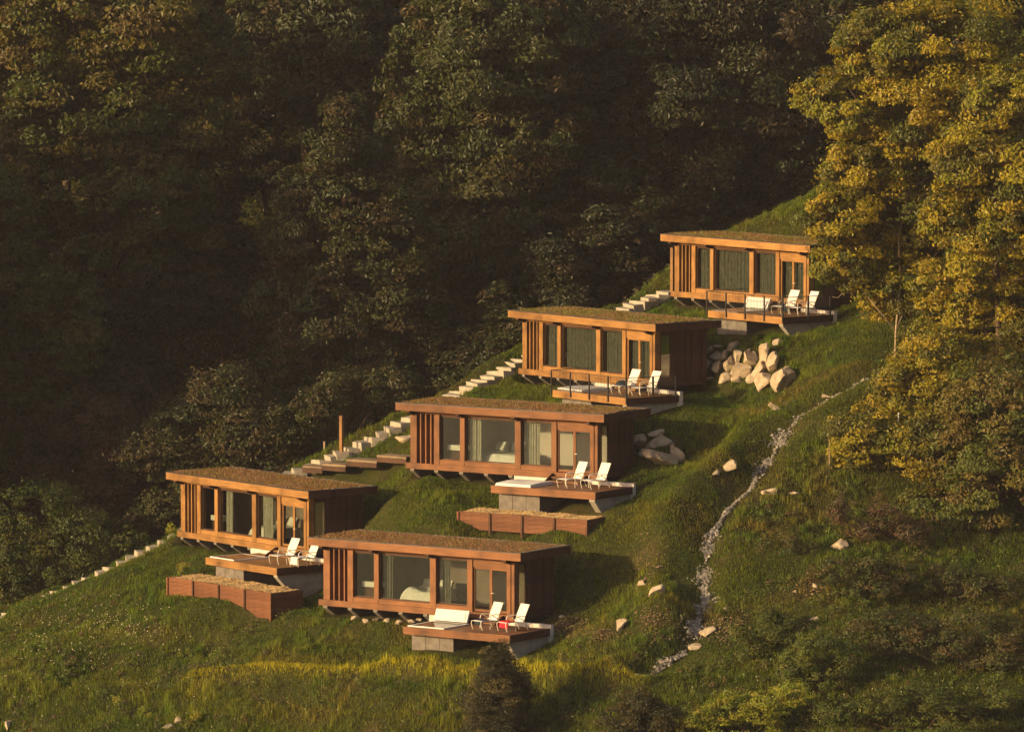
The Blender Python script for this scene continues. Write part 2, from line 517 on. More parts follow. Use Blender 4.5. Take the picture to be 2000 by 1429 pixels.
def ground_z(x, y):
    x = np.asarray(x, float)
    y = np.asarray(y, float)
    xc = np.clip(x, -110, 110)
    yc = np.clip(y, -75, 135)
    z = tps(xc, yc)
    z = np.clip(z, -42, 46)
    z = np.where(y < -60, np.maximum(z, -42), z)
    # unevenness
    near = np.clip(1 - np.maximum(np.abs(x) - 40, 0) / 20, 0, 1) * np.clip(1 - np.maximum(np.abs(y - 10) - 45, 0) / 20, 0, 1)
    z = z + near * (0.16 * vnoise(x / 2.3, y / 2.3, 1) + 0.09 * vnoise(x / 0.9, y / 0.9, 2) + 0.38 * vnoise(x / 5.1, y / 5.1, 3))
    low = np.clip((-12.5 - z) / 2, 0, 1) * near
    z = z + low * 0.13 * np.sin(z * 5.2 + 1.5 * vnoise(x / 4, y / 4, 8))
    z = z + (1 - near) * 1.5 * vnoise(x / 17, y / 17, 4)
    d = seg_dist(x, y, DRAIN)
    z = z - 0.45 * np.exp(-(d / 0.75) ** 2)
    d = seg_dist(x, y, BANK)
    z = z + 0.75 * np.exp(-(d / 1.1) ** 2)
    # grassy bank just beyond the stone stairs, then the drop to the ravine
    d = seg_dist(x, y, STAIR)
    z = z - 0.15 * np.exp(-(d / 0.9) ** 2)
    sx = np.array([p[0] for p in STAIR])
    sy = np.array([p[1] for p in STAIR])
    beyond = y - np.interp(x, sx, sy)
    z = z + 0.42 * np.exp(-((beyond - 1.8) / 0.9) ** 2) * (x < 10) * (x > -29)
    d = seg_dist(x, y, PATH)
    z = z + 0.42 * np.exp(-(d / 0.65) ** 2)
    for c in CAB:
        Z = CAB[c][2]
        lx, ly = w2loc(c, x, y)
        ox = np.maximum(np.maximum(-11.7 - lx, lx - .12), 0)
        oy = np.maximum(np.maximum(-.35 - ly, ly - 3.35), 0)
        cap = Z - .12 + np.minimum(ly - 3.3, 0) * .15 + np.hypot(ox, oy) * 1.3
        z = np.minimum(z, cap)
        ox = np.maximum(np.maximum(-4.3 - lx, lx - 2.3), 0)
        oy = np.maximum(np.maximum(-3.9 - ly, ly + .1), 0)
        cap = Z - .75 + np.clip(ly, -3.9, 0) * .17 + np.hypot(ox, oy) * 1.1
        z = np.minimum(z, cap)
        if c in 'ac':
            x0, x1, y0, zt, hl, hr = (-4.75, 4.4, -5.6, -1.10, .50, .98) if c == 'a' else (-5.0, 2.75, -5.3, -1.38, .40, .60)
            ox = np.maximum(np.maximum(x0 - .3 - lx, lx - x1 - .3), 0)
            oy = np.maximum(ly - y0 - .05, 0) * 3
            hh = hl + (hr - hl) * np.clip((lx - x0) / (x1 - x0), 0, 1)
            cap = Z + zt - hh + .9 * np.hypot(ox, oy)
            z = np.where((ly > y0 - 3) & (ly < y0 + 4), np.minimum(z, cap), z)
            z = np.where((lx > x0 - .2) & (lx < x1 + .2) & (ly > y0) & (ly < y0 + 2.0), np.minimum(z, Z + zt - .15), z)
    return z


def axis(lo, hi, step, far_lo, far_hi, g=1.22):
    a = list(np.arange(lo, hi + 1e-6, step))
    s = step
    while a[-1] < far_hi:
        s *= g
        a.append(min(a[-1] + s, far_hi))
    s = step
    b = []
    cur = lo
    while cur > far_lo:
        s *= g
        cur = max(cur - s, far_lo)
        b.append(cur)
    return np.array(b[::-1] + a)


gx = axis(-31, 31, 0.30, -1200, 1200)
gy = axis(-19, 48.5, 0.30, -1200, 1200)
GX, GY = np.meshgrid(gx, gy)
GZ = ground_z(GX, GY)
nx, ny = len(gx), len(gy)
idx = np.arange(nx * ny).reshape(ny, nx)
quads = np.stack([idx[:-1, :-1], idx[:-1, 1:], idx[1:, 1:], idx[1:, :-1]], -1).reshape(-1, 4)
M_GROUND, nt_, out_ = new_mat('hillside_soil')
n1 = noise_tex(nt_, 0.35, 6)
n2 = noise_tex(nt_, 6.0, 6)
c1 = ramp(nt_, n1, [(0.35, (0.030, 0.036, 0.010)), (0.55, (0.045, 0.046, 0.014)), (0.72, (0.075, 0.055, 0.026))])
c2 = ramp(nt_, n2, [(0.3, (0.6, 0.6, 0.6)), (0.7, (1.3, 1.25, 1.1))])
principled(nt_, out_, mix_rgb(nt_, c1, c2), 0.95, 0.05, bump(nt_, n2, 0.8, 0.08))
ground = link('ground', np_mesh('ground', np.stack([GX, GY, GZ], -1).reshape(-1, 3), quads, 4, M_GROUND, smooth=True))
tag(ground, 'steep green hillside spur falling to a dark wooded ravine', None, None, 'structure')


def gz(x, y):
    """height of the ground sheet as meshed (bilinear)"""
    x = np.asarray(x, float)
    y = np.asarray(y, float)
    i = np.clip(np.searchsorted(gx, x) - 1, 0, nx - 2)
    j = np.clip(np.searchsorted(gy, y) - 1, 0, ny - 2)
    fx = (x - gx[i]) / (gx[i + 1] - gx[i])
    fy = (y - gy[j]) / (gy[j + 1] - gy[j])
    return (GZ[j, i] * (1 - fx) + GZ[j, i + 1] * fx) * (1 - fy) + (GZ[j + 1, i] * (1 - fx) + GZ[j + 1, i + 1] * fx) * fy


def ray_ground(px, py, ya=-18.0, yb=60.0):
    """first point of the ground seen at a pixel"""
    a = np.array(at(px, py, ya))
    b = np.array(at(px, py, yb))
    t = np.linspace(0, 1, 1200)
    P = a + (b - a) * t[:, None]
    below = P[:, 2] < gz(P[:, 0], P[:, 1])
    if below[0] or not below.any():
        return None
    k = int(np.argmax(below))
    return Vector(P[k])


# ------------------------------------------------------------------ foliage
def leaf_cloud(cen, nrm, size, col, rng, ratio=0.55):
    """folded diamond leaves: centres, facing, lengths, colours -> co, quads, colours"""
    n = len(cen)
    nrm = nrm / (np.linalg.norm(nrm, axis=1, keepdims=True) + 1e-9)
    t = rng.normal(size=(n, 3))
    t[:, 2] -= 0.5
    t -= nrm * (t * nrm).sum(1, keepdims=True)
    t /= (np.linalg.norm(t, axis=1, keepdims=True) + 1e-9)
    b = np.cross(nrm, t)
    s = size[:, None]
    fold = nrm * s * 0.16
    co = np.stack([cen - t * s * .5, cen + b * s * ratio * .5 + fold, cen + t * s * .5, cen - b * s * ratio * .5 + fold], 1).reshape(-1, 3)
    q = np.arange(n * 4).reshape(n, 4)
    return co, q, np.repeat(col, 4, axis=0)


def lobe_leaves(lobes, leaf, density, pal, rng, clump=0.26, spread=1.0):
    """lobes: (cx,cy,cz,rx,ry,rz) in metres. leaf clumps sit on each lobe's surface; leaves fill each clump"""
    C, N, S, K = [], [], [], []
    for (cx, cy, cz, rx, ry, rz) in lobes:
        rm = (rx * ry * rz) ** (1 / 3)
        rc0 = max(clump * rm, leaf * 1.9)
        area = 4 * math.pi * rm * rm
        nc = max(7, int(area / (math.pi * rc0 * rc0) * 1.15))
        u = rng.normal(size=(nc, 3))
        u /= np.linalg.norm(u, axis=1, keepdims=True)
        rad = rng.uniform(0.66, 1.04, nc)[:, None]
        cc = np.array([cx, cy, cz]) + u * rad * np.array([rx, ry, rz])
        rc = rc0 * np.clip(rng.lognormal(-.12, .42, nc), .35, 2.0)
        per = np.maximum(6, (density * 4 * math.pi * rc * rc * 0.42).astype(int))
        tot = per.sum()
        own = np.repeat(np.arange(nc), per)
        w = rng.normal(size=(tot, 3))
        w /= np.linalg.norm(w, axis=1, keepdims=True)
        w[:, 2] = np.abs(w[:, 2]) * 0.35 + w[:, 2] * 0.65
        r = rng.uniform(0.35, 1.1, tot) ** 0.6 * np.where(rng.uniform(size=tot) < .13, rng.uniform(1.0, 1.75, tot), 1.0)
        p = cc[own] + w * (rc[own] * r)[:, None] * np.array([1.0, 1.0, 0.88]) * spread
        nn = w * 0.55 + u[own] * 0.95 + rng.normal(size=(tot, 3)) * 0.55 + np.array([0, 0, 0.15])
        base = pal[rng.integers(0, len(pal), nc)][own]
        k = base * rng.uniform(0.72, 1.3, tot)[:, None] * np.stack([rng.uniform(0.9, 1.18, tot), np.ones(tot), rng.uniform(0.8, 1.2, tot)], 1)
        C.append(p); N.append(nn); K.append(k)
        S.append(leaf * rng.uniform(0.6, 1.35, tot))
    return np.concatenate(C), np.concatenate(N), np.concatenate(S), np.concatenate(K)


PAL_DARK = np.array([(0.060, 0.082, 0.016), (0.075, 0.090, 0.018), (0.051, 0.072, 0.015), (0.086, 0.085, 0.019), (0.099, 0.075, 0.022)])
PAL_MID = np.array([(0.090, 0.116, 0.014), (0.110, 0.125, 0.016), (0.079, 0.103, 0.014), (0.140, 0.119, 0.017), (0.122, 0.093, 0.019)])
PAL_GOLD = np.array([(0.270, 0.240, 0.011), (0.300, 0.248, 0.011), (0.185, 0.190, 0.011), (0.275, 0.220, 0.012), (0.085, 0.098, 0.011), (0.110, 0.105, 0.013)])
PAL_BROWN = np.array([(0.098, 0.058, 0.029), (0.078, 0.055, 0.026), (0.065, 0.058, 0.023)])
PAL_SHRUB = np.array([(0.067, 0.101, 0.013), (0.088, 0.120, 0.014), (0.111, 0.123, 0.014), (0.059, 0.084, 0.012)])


def px_lobes(spec, Y, jitter, rng, deep=1.0):
    out = []
    for (px, py, rx, ry) in spec:
        y = Y + rng.uniform(-jitter, jitter)
        p = at(px, py, y)
        s = (y + D0) / D0 / 40
        out.append((p.x, p.y, p.z, rx * s, (rx + ry) * .5 * s * deep, ry * s))
    return out


def trunk_mesh(base, lobes, r0, rng, mat, lean=None):
    """tapered trunk through the crown with a limb to every lobe"""
    mb = MB()
    L = np.array([l[:3] for l in lobes])
    top = L[L[:, 2].argmax()]
    mid = L.mean(0)
    base = np.array(base, float)
    pts = [base - np.array([0, 0, .5])]
    n = 7
    for i in range(1, n + 1):
        t = i / n
        q = base * (1 - t) + np.array([mid[0] * (1 - t) + top[0] * t, mid[1] * (1 - t) + top[1] * t, top[2]]) * t
        q[:2] += rng.normal(size=2) * 0.12 * (t < 1)
        if lean is not None:
            q[:2] += np.array(lean) * math.sin(t * math.pi)
        pts.append(q)
    rr = [r0 * 1.25] + [r0 * (1 - 0.85 * i / n) for i in range(1, n + 1)]
    mb.tube(pts, rr, 8)
    zs = np.array([p[2] for p in pts])
    for l in lobes:
        zt = l[2] - 0.8 * l[5]
        k = int(np.clip(np.searchsorted(zs, zt) - 1, 1, n - 1))
        a = pts[k]
        b = np.array(l[:3])
        m = (a + b) / 2 + np.array([0, 0, -0.15 * np.linalg.norm(b - a) * .5]) + rng.normal(size=3) * .15
        rb = max(rr[k] * 0.45, 0.04)
        mb.tube([a, m, b], [rb, rb * .65, rb * .3], 6)
        for _ in range(3):
            e = b + rng.normal(size=3) * np.array(l[3:]) * .55
            mb.tube([m * .4 + b * .6, (m + e) / 2 * .3 + e * .7, e], [rb * .4, rb * .28, rb * .12], 5)
    return mb


def lobe_tree(name, label, cat, lobes, base, leaf, density, pal, seed, r0=0.3, group=None, bark=None, clump=0.26, lean=None, leafmat=None):
    rng = np.random.default_rng(seed)
    t = empty(name, base)
    tag(t, label, cat, group)
    c, n, s, k = lobe_leaves(lobes, leaf, density, pal, rng, clump)
    co, q, kk = leaf_cloud(c, n, s, k, rng)
    b = np.array(base, float)
    link('crown', np_mesh('crown', co - b, q, 4, leafmat or M_LEAF, kk), t)
    mb = trunk_mesh((0, 0, 0), [tuple(np.array(l[:3]) - b) + tuple(l[3:]) for l in lobes], r0, rng, bark or M_BARK, lean)
    mb.build('trunk', bark or M_BARK, t, True)
    return t


def copy_tree(root, loc, rz, sc, label=None, group=None, cat=None):
    r = root.copy()
    COL.objects.link(r)
    r.location = loc
    r.rotation_euler = (0, 0, rz)
    r.scale = (sc[0], sc[1], sc[2]) if hasattr(sc, '__len__') else (sc, sc, sc)
    if label: r['label'] = label
    if group: r['group'] = group
    if cat: r['category'] = cat
    for ch in list(root.children):
        c = ch.copy()
        COL.objects.link(c)
        c.parent = r
        for g in ch.children:
            d = g.copy()
            COL.objects.link(d)
            d.parent = c
    return r


# ------------------------------------------------------------------ cabins
POST = [(-11.54, -11.15), (-10.06, -9.73), (-8.44, -8.16), (-5.04, -4.69), (-2.81, -2.50), (-0.45, -0.23), (-0.17, 0.0)]
PANES = [(-9.73, -8.44), (-8.16, -5.04), (-4.69, -2.81)]
ZS, ZT = 0.55, 2.74      # window sill, window head


def turf_mesh(seed):
    rng = np.random.default_rng(seed)
    x = np.linspace(-12.0, 0.67, 90)
    y = np.linspace(-.60, 3.64, 34)
    X, Y = np.meshgrid(x, y)
    Z = 3.40 + 0.045 * vnoise(X * 1.1, Y * 1.1, seed) + 0.03 * vnoise(X * 4, Y * 4, seed + 1) + 0.05 * np.sin((Y + .6) / 4.24 * math.pi)
    i = np.arange(X.size).reshape(X.shape)
    q = np.stack([i[:-1, :-1], i[:-1, 1:], i[1:, 1:], i[1:, :-1]], -1).reshape(-1, 4)
    return np_mesh('roof_turf', np.stack([X, Y, Z], -1).reshape(-1, 3), q, 4, M_TURF, smooth=True)


def blades(P, h, wdt, col, rng, lean=0.5):
    """grass blades as slim triangles"""
    n = len(P)
    a = rng.uniform(0, 2 * math.pi, n)
    d = np.stack([np.cos(a), np.sin(a), np.zeros(n)], 1)
    side = np.stack([-np.sin(a), np.cos(a), np.zeros(n)], 1)
    ln = np.abs(rng.normal(0, lean, n))[:, None]
    tip = P + np.array([0, 0, 1.0]) * (h * np.maximum(.25, 1 - .35 * ln[:, 0]))[:, None] + d * h[:, None] * ln
    co = np.stack([P - side * wdt[:, None] * .5, P + side * wdt[:, None] * .5, tip], 1).reshape(-1, 3)
    return co, np.arange(n * 3).reshape(n, 3), np.repeat(col, 3, axis=0)


def turf_tufts(seed, green):
    rng = np.random.default_rng(seed)
    n = 9000
    x = rng.uniform(-11.95, .62, n)
    y = rng.uniform(-.55, 3.6, n)
    g = vnoise(x * .55, y * .9, seed + 5) * .5 + .5
    pal = np.where((rng.uniform(size=n) < g * green)[:, None], np.array([(0.20, 0.19, 0.035)]), np.array([(0.27, 0.15, 0.065)]))
    col = pal * rng.uniform(.6, 1.4, n)[:, None]
    P = np.stack([x, y, np.full(n, 3.40) + 0.05 * np.sin((y + .6) / 4.24 * math.pi)], 1)
    co, f, k = blades(P, rng.uniform(.04, .13, n), rng.uniform(.03, .07, n), col, rng, .7)
    return np_mesh('turf_tufts', co, f, 3, M_GRASS, k)


def pebble_mesh(name, pts, sizes, mat, rng, flat=0.7):
    """many small angular stones joined"""
    base = np.array([(1, 0, 0), (-1, 0, 0), (0, 1, 0), (0, -1, 0), (0, 0, 1), (0, 0, -1)], float)
    tri = np.array([(0, 2, 4), (2, 1, 4), (1, 3, 4), (3, 0, 4), (2, 0, 5), (1, 2, 5), (3, 1, 5), (0, 3, 5)])
    n = len(pts)
    a = rng.uniform(0, 2 * math.pi, n)
    ca, sa = np.cos(a), np.sin(a)
    b = base[None] * rng.uniform(.6, 1.25, (n, 6, 1)) + rng.normal(size=(n, 6, 3)) * .16
    b[:, :, 2] *= flat
    x = b[:, :, 0] * ca[:, None] - b[:, :, 1] * sa[:, None]
    y = b[:, :, 0] * sa[:, None] + b[:, :, 1] * ca[:, None]
    co = np.stack([x, y, b[:, :, 2]], -1) * sizes[:, None, None] + pts[:, None, :]
    f = (tri[None] + np.arange(n)[:, None, None] * 6).reshape(-1, 3)
    return np_mesh(name, co.reshape(-1, 3), f, 3, mat)


_rng = np.random.default_rng(5)
_n = 420
EDGE_PEB = pebble_mesh('edge_pebbles', np.stack([np.concatenate([_rng.uniform(-11.9, .6, 360), np.full(60, .60)]), np.concatenate([_rng.normal(3.52, .05, 360), _rng.uniform(-.3, 3.5, 60)]),
                       np.full(_n, 3.43)], 1), _rng.uniform(.025, .06, _n), M_GRAVEL, _rng)
BOARD_ME = MB().box(-.02, .025, 0, .205, .3, 3.0).mesh('board', M_CLAD)
RAFTER_ME = MB().prism_x([(-.62, 3.035), (-.62, 2.93), (-.25, 2.80), (3.45, 2.80), (3.6, 2.93), (3.6, 3.035)], -.11, .11).mesh('rafter', M_DARKW)
BRACKET_ME = MB().prism_x([(-.16, -.004), (-.16, -.12), (2.4, -1.7), (3.1, -1.7), (3.1, -.004)], -.12, .12).mesh('bracket', M_PLINTH)


def make_cabin(c, label):
    X, Y, Z, th, wd = CAB[c]
    w = WOOD[wd]
    rz = -math.radians(th)
    t = empty('turf_roof_cabin', (X, Y, Z), rz)
    tag(t, label, 'cabin', 'turf-roofed timber cabins on the hillside')
    part_box('base_beam', w['h'], t, -L_ - .25, 0.0, -.20, -.003, 0, .30)
    part_box('floor', M_DARKW, t, -L_, -.002, 0, W_, .06, .30)
    sill = part_box('sill_beam', w['h'], t, -9.73, -2.81, -.10, .10, .303, ZS - .03)
    for a, b in PANES:
        part_box('window_sill', w['h'], sill, a + .002, b - .002, -.13, -.02, ZS - .028, ZS)
    for i, s in enumerate((-11.40, -9.90, -8.34, -6.8, -5.3)):
        o = link('bracket', BRACKET_ME, t)
        o.location = (s, 0, 0)
    for (a, b) in POST:
        part_box('post', w['v'], t, a, b, -.12, .22, .303, 2.86)
    # deep upright louvres before the bath end
    part_box('louvre_backing', M_CLAD, t, -11.15, -10.06, .40, .46, .303, 2.86)
    for s in (-10.92, -10.60, -10.28):
        part_box('louvre', w['v'], t, s - .035, s + .035, -.09, .40, .303, 2.86)
    part_box('header', w['h'], t, -L_, 0, -.04, .20, 2.863, 3.035)
    # windows
    for (a, b) in PANES:
        f = MB()
        f.box(a, a + .05, .03, .11, ZS, ZT + .1).box(b - .05, b, .03, .11, ZS, ZT + .1).box(a + .05, b - .05, .03, .11, ZS, ZS + .05).box(a + .05, b - .05, .03, .11, ZT, ZT + .1)
        win = f.build('window', M_DARKW, t)
        part_box('pane', M_GLASS, win, a + .05, b - .05, .065, .075, ZS + .05, ZT)
    # double door
    part_box('door_header', w['h'], t, -2.50, -.45, -.06, .18, 2.50, 2.86)
    for (a, b) in ((-2.49, -1.48), (-1.47, -.46)):
        f = MB()
        f.box(a, a + .075, .0, .07, .32, 2.49).box(b - .075, b, .0, .07, .32, 2.49).box(a + .075, b - .075, .0, .07, .32, .44).box(a + .075, b - .075, .0, .07, 2.41, 2.49)
        d = f.build('door', w['v'], t)
        part_box('pane', M_GLASS, d, a + .075, b - .075, .03, .04, .44, 2.41)
        if a > -2:
            MB().tube([(a + .06, 0, 1.28), (a + .06, -.06, 1.28), (a + .20, -.06, 1.28)], .018, 6).build('handle', M_FRAME, d)
    # side wall: corner glass, then upright boards
    f = MB()
    f.box(-.12, 0, .225, .29, .303, 3.03).box(-.12, 0, .93, 1.0, .303, 3.03).box(-.12, 0, .29, .93, .303, .56).box(-.12, 0, .29, .93, 2.72, 3.03)
    win = f.build('side_window', M_CLAD, t)
    part_box('pane', M_GLASS, win, -.06, -.05, .29, .93, .56, 2.72)
    sw = part_box('side_wall', M_CLAD, t, -.14, -.022, 1.002, W_, .303, 3.03)
    for i in range(10):
        o = link('board', BOARD_ME, sw)
        o.location = (random.uniform(-.012, .02) + (.035 if i in (4, 6, 9) else 0), 1.005 + i * .219, 0)
    part_box('end_wall', M_CLAD, t, -L_, -L_ + .12, .225, W_, .303, 3.03)
    part_box('rear_wall', M_CLAD, t, -L_, 0, W_ + .002, W_ + .12, 0, 3.03)
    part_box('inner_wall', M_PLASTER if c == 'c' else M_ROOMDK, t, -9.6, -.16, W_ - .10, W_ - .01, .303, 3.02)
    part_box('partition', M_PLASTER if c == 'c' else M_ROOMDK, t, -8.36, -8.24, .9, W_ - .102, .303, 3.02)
    part_box('partition', M_CLAD, t, -10.0, -9.9, .24, W_ - .102, .303, 3.02)
    part_box('ceiling', M_DARKW, t, -L_ + .13, -.15, .23, W_ - .01, 3.021, 3.034)
    # roof
    r = part_box('roof', M_DARKW, t, -L_ - .50, .715, -.645, 3.67, 3.04, 3.30)
    fz0, fz1 = 3.035, 3.40
    part_box('fascia', w['h'], r, -L_ - .54, .755, -.69, -.647, fz0, fz1)
    part_box('fascia', M_CLAD, r, .717, .755, -.646, 3.68, fz0, fz1)  # same timber as the front; shade of this side put into the colour
    part_box('fascia', w['h'], r, -L_ - .54, .755, 3.682, 3.72, fz0, fz1)
    part_box('fascia', M_CLAD, r, -L_ - .54, -L_ - .502, -.646, 3.68, fz0, fz1)
    f = MB()
    f.box(-L_ - .56, .775, -.71, -.60, fz1 + .002, fz1 + .045).box(-L_ - .56, .775, 3.63, 3.74, fz1 + .002, fz1 + .045)
    f.box(-L_ - .56, -L_ - .45, -.598, 3.628, fz1 + .002, fz1 + .045).box(.665, .775, -.598, 3.628, fz1 + .002, fz1 + .045)
    f.build('flashing', M_FLASH, r)
    s = ord(c) * 3
    tu = link('turf', turf_mesh(s), r)
    tt = link('turf_grass', turf_tufts(s, {'a': .45, 'b': .35, 'c': .5, 'd': 1.0, 'e': 1.0}[c]), r)
    tag(tt, kind='stuff')
    pe = link('edge_gravel', EDGE_PEB, r)
    tag(pe, kind='stuff')
    for s in (-11.38, -8.30, -4.87, -.28):
        o = link('rafter', RAFTER_ME, t)
        o.location = (s, 0, 0)
    # flight of steps from the door down to the deck
    for i in range(2):
        part_box('door_step', w['h'], t, -2.58, -.62, -.52 - .29 * i, -.252 - .29 * i, .05 - .18 * i, .10 - .18 * i)
        part_box('door_riser', M_DARKW, t, -2.58, -.62, -.50 - .29 * i, -.48 - .29 * i, -.172 if i else -.05, .048 - .18 * i)
    for x in (-2.66, -.60):
        MB().prism_x([(-.21, .24), (-.34, .24), (-1.0, -.10), (-1.0, -.172), (-.21, -.172)], x, x + .06).build('stringer', M_DARKW, t)
    return t


CABIN_LABEL = {
    'a': 'golden timber cabin with brown turf roof, furthest down the stone stairs on the left',
    'b': 'reddish timber cabin with brown turf roof, lowest and nearest of the five',
    'c': 'reddish timber cabin with sunlit room, middle of the five, above the chip-filled planter',
    'd': 'golden timber cabin with mossy roof, closed curtains and dark side wall beside the rock wall',
    'e': 'highest golden timber cabin, its right end hidden by the sunlit tree',
}
for c in CAB:
    make_cabin(c, CABIN_LABEL[c])

# ------------------------------------------------------------------ decks
NAMES = {'a': 'cabin beside the lowest stone steps', 'b': 'lowest reddish cabin', 'c': 'middle cabin', 'd': 'mossy-roofed cabin', 'e': 'highest cabin'}
DX0, DX1, DY0, DY1, DZ = -4.1, 2.2, -3.7, -.26, -.18
PLANK = {}
for wd in WOOD:
    PLANK[wd] = MB().box(DX0 + .04, DX1 - .04, 0, .138, -.04, 0).mesh('deck_board', WOOD[wd]['y'])


def make_deck(c, label):
    X, Y, Z, th, wd = CAB[c]
    w = WOOD[wd]
    t = empty('timber_deck', (X, Y, Z), -math.radians(th))
    tag(t, label, 'deck', 'timber decks before the cabins')
    y = DY0 + .04
    while y + .138 < DY1:
        o = link('deck_board', PLANK[wd], t)
        o.location = (0, y, DZ + random.uniform(-.003, .003))
        y += .1425
    part_box('deck_fascia', w['h'], t, DX0, DX1, DY0 - .01, DY0 + .036, DZ - .36, DZ + .004)
    part_box('deck_fascia', M_CLAD, t, DX1 - .036, DX1 + .01, DY0 + .038, DY1, DZ - .36, DZ + .004)
    part_box('deck_fascia', M_CLAD, t, DX0 - .01, DX0 + .036, DY0 + .038, DY1, DZ - .36, DZ + .004)
    for i in range(4):
        part_box('joist', M_DARKW, t, DX0 + .1, DX1 - .1, DY0 + .3 + i * .85, DY0 + .38 + i * .85, DZ - .28, DZ - .05)
    for i in range(3):
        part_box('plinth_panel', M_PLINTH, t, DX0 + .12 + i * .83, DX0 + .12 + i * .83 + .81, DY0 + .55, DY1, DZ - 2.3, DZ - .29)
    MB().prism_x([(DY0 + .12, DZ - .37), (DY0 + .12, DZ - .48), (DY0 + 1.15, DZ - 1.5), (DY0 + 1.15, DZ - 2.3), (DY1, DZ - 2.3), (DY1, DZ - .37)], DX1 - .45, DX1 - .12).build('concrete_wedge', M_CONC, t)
    part_box('parapet', M_WHITEW, t, -5.0, DX1 + .06, -.25, -.03, -1.6, -.012)
    return t


for c in CAB:
    make_deck(c, {'a': 'timber deck with open square hot tub, above the long plank planter',
                  'b': 'reddish timber deck behind the dark conical shrub',
                  'c': 'reddish timber deck with closed white hot tub, above the chip-filled planter',
                  'd': 'railed golden timber deck just above the middle cabin roof',
                  'e': 'highest railed timber deck, at the foot of the sunlit tree'}[c])


def make_tub(c, label, mode):
    X, Y, Z, th, wd = CAB[c]
    t = empty('hot_tub', loc2w(c, 0, 0, DZ), -math.radians(th))
    tag(t, label, 'hot tub', 'square white hot tubs')
    x0, x1, y0, y1 = -3.95, -1.80, -3.55, -1.40
    f = MB()
    b = .11
    f.box(x0, x1, y0, y0 + b, .006, .06).box(x0, x1, y1 - b, y1, .006, .06).box(x0, x0 + b, y0 + b, y1 - b, .006, .06).box(x1 - b, x1, y0 + b, y1 - b, .006, .06)
    f.build('rim', M_WHITE, t)
    if mode == 'closed':
        MB().prism_x([(y0 + .03, .062), (y1 - .03, .062), (y1 - .03, .15), ((y0 + y1) / 2, .19), (y0 + .03, .14)], x0 + .03, x1 - .03).build('cover', M_WHITE, t)
    else:
        part_box('water', M_WATER, t, x0 + b, x1 - b, y0 + b, y1 - b, .007, .052)
    if mode == 'folded':
        MB().slab(((x0 + x1) / 2 - .05, y1 + .16, .36), (.98, 0, 0), (0, .12, .27), (0, .05, -.022)).build('cover', M_WHITE, t)
        n = 14
        co = []
        for i in range(n + 1):
            u = i / n
            for j in range(9):
                v = j / 8
                co.append((x0 + .12 + u * 1.75, y1 + .0 + .24 * v - .045 - .012 * math.sin(u * 23 + j), .12 + .52 * v + .006 * math.sin(u * 17)))
        q = [(i * 9 + j, (i + 1) * 9 + j, (i + 1) * 9 + j + 1, i * 9 + j + 1) for i in range(n) for j in range(8)]
        me = np_mesh('towel', np.array(co), np.array(q), 4, M_TOWEL, smooth=True)
        o = link('towel', me)
        o.location, o.rotation_euler = t.location, t.rotation_euler
        tag(o, 'white towel draped over the standing tub cover of the ' + NAMES[c], 'towel')
    return t


make_tub('a', 'open hot tub with dark water on the deck beside the lowest stone steps', 'open')
make_tub('b', 'open hot tub with its white cover standing, on the deck of the lowest cabin', 'folded')
make_tub('c', 'closed white hot tub on the unrailed deck of the middle cabin', 'closed')
make_tub('d', 'closed white hot tub behind the railing of the mossy-roofed cabin', 'closed')
make_tub('e', 'hot tub with standing white cover on the highest deck', 'folded')


# railings
def make_rail(c, label):
    X, Y, Z, th, wd = CAB[c]
    t = empty('deck_railing', loc2w(c, 0, 0, DZ), -math.radians(th))
    tag(t, label, 'railing', 'black deck railings')
    yl = DY0 - .05
    xr = DX1 + .05
    xl = DX0 - .05
    H = 1.03
    for x in (xl, -2.5, -.9, .7, xr):
        part_box('railing_post', M_BLACK, t, x - .03, x + .03, yl - .03, yl + .03, -.28, H)
    for y in (-2.0, -.5):
        part_box('railing_post', M_BLACK, t, xr - .03, xr + .03, y - .03, y + .03, -.28, H)
    for (a, b, cc, d) in ((xl, xr, yl - .02, yl + .02),):
        part_box('top_rail', M_BLACK, t, a - .03, b + .03, cc, d, H + .001, H + .035)
        part_box('bottom_rail', M_BLACK, t, a + .03, b - .03, cc + .005, d - .005, .06, .09)
    part_box('top_rail', M_BLACK, t, xr - .02, xr + .02, yl + .022, -.47, H + .001, H + .035)
    part_box('bottom_rail', M_BLACK, t, xr - .015, xr + .015, yl + .032, -.53, .06, .09)
    part_box('top_rail', M_BLACK, t, xl - .02, xl + .02, yl + .022, -.9, H + .001, H + .035)
    me = MB().box(-.006, .006, -.006, .006, .09, H).mesh('baluster', M_BLACK)
    for k in range(int((xr - xl) / .125)):
        o = link('baluster', me, t)
        o.location = (xl + .125 * (k + .5), yl, 0)
    for k in range(int((-.5 - yl) / .125)):
        o = link('baluster', me, t)
        o.location = (xr, yl + .125 * (k + .5), 0)
    return t


make_rail('d', 'black wire railing round the deck of the mossy-roofed cabin')
make_rail('e', 'black wire railing round the highest deck')


# recliner chairs
def curve(pts, n=5):
    """smooth polyline (Catmull-Rom)"""
    P = [Vector(p) for p in pts]
    out = []
    for i in range(len(P) - 1):
        p0, p1, p2, p3 = P[max(i - 1, 0)], P[i], P[i + 1], P[min(i + 2, len(P) - 1)]
        for k in range(n):
            t = k / n
            out.append(0.5 * ((2 * p1) + (p2 - p0) * t + (2 * p0 - 5 * p1 + 4 * p2 - p3) * t * t + (3 * p1 - p0 - 3 * p2 + p3) * t ** 3))
    out.append(P[-1])
    return out


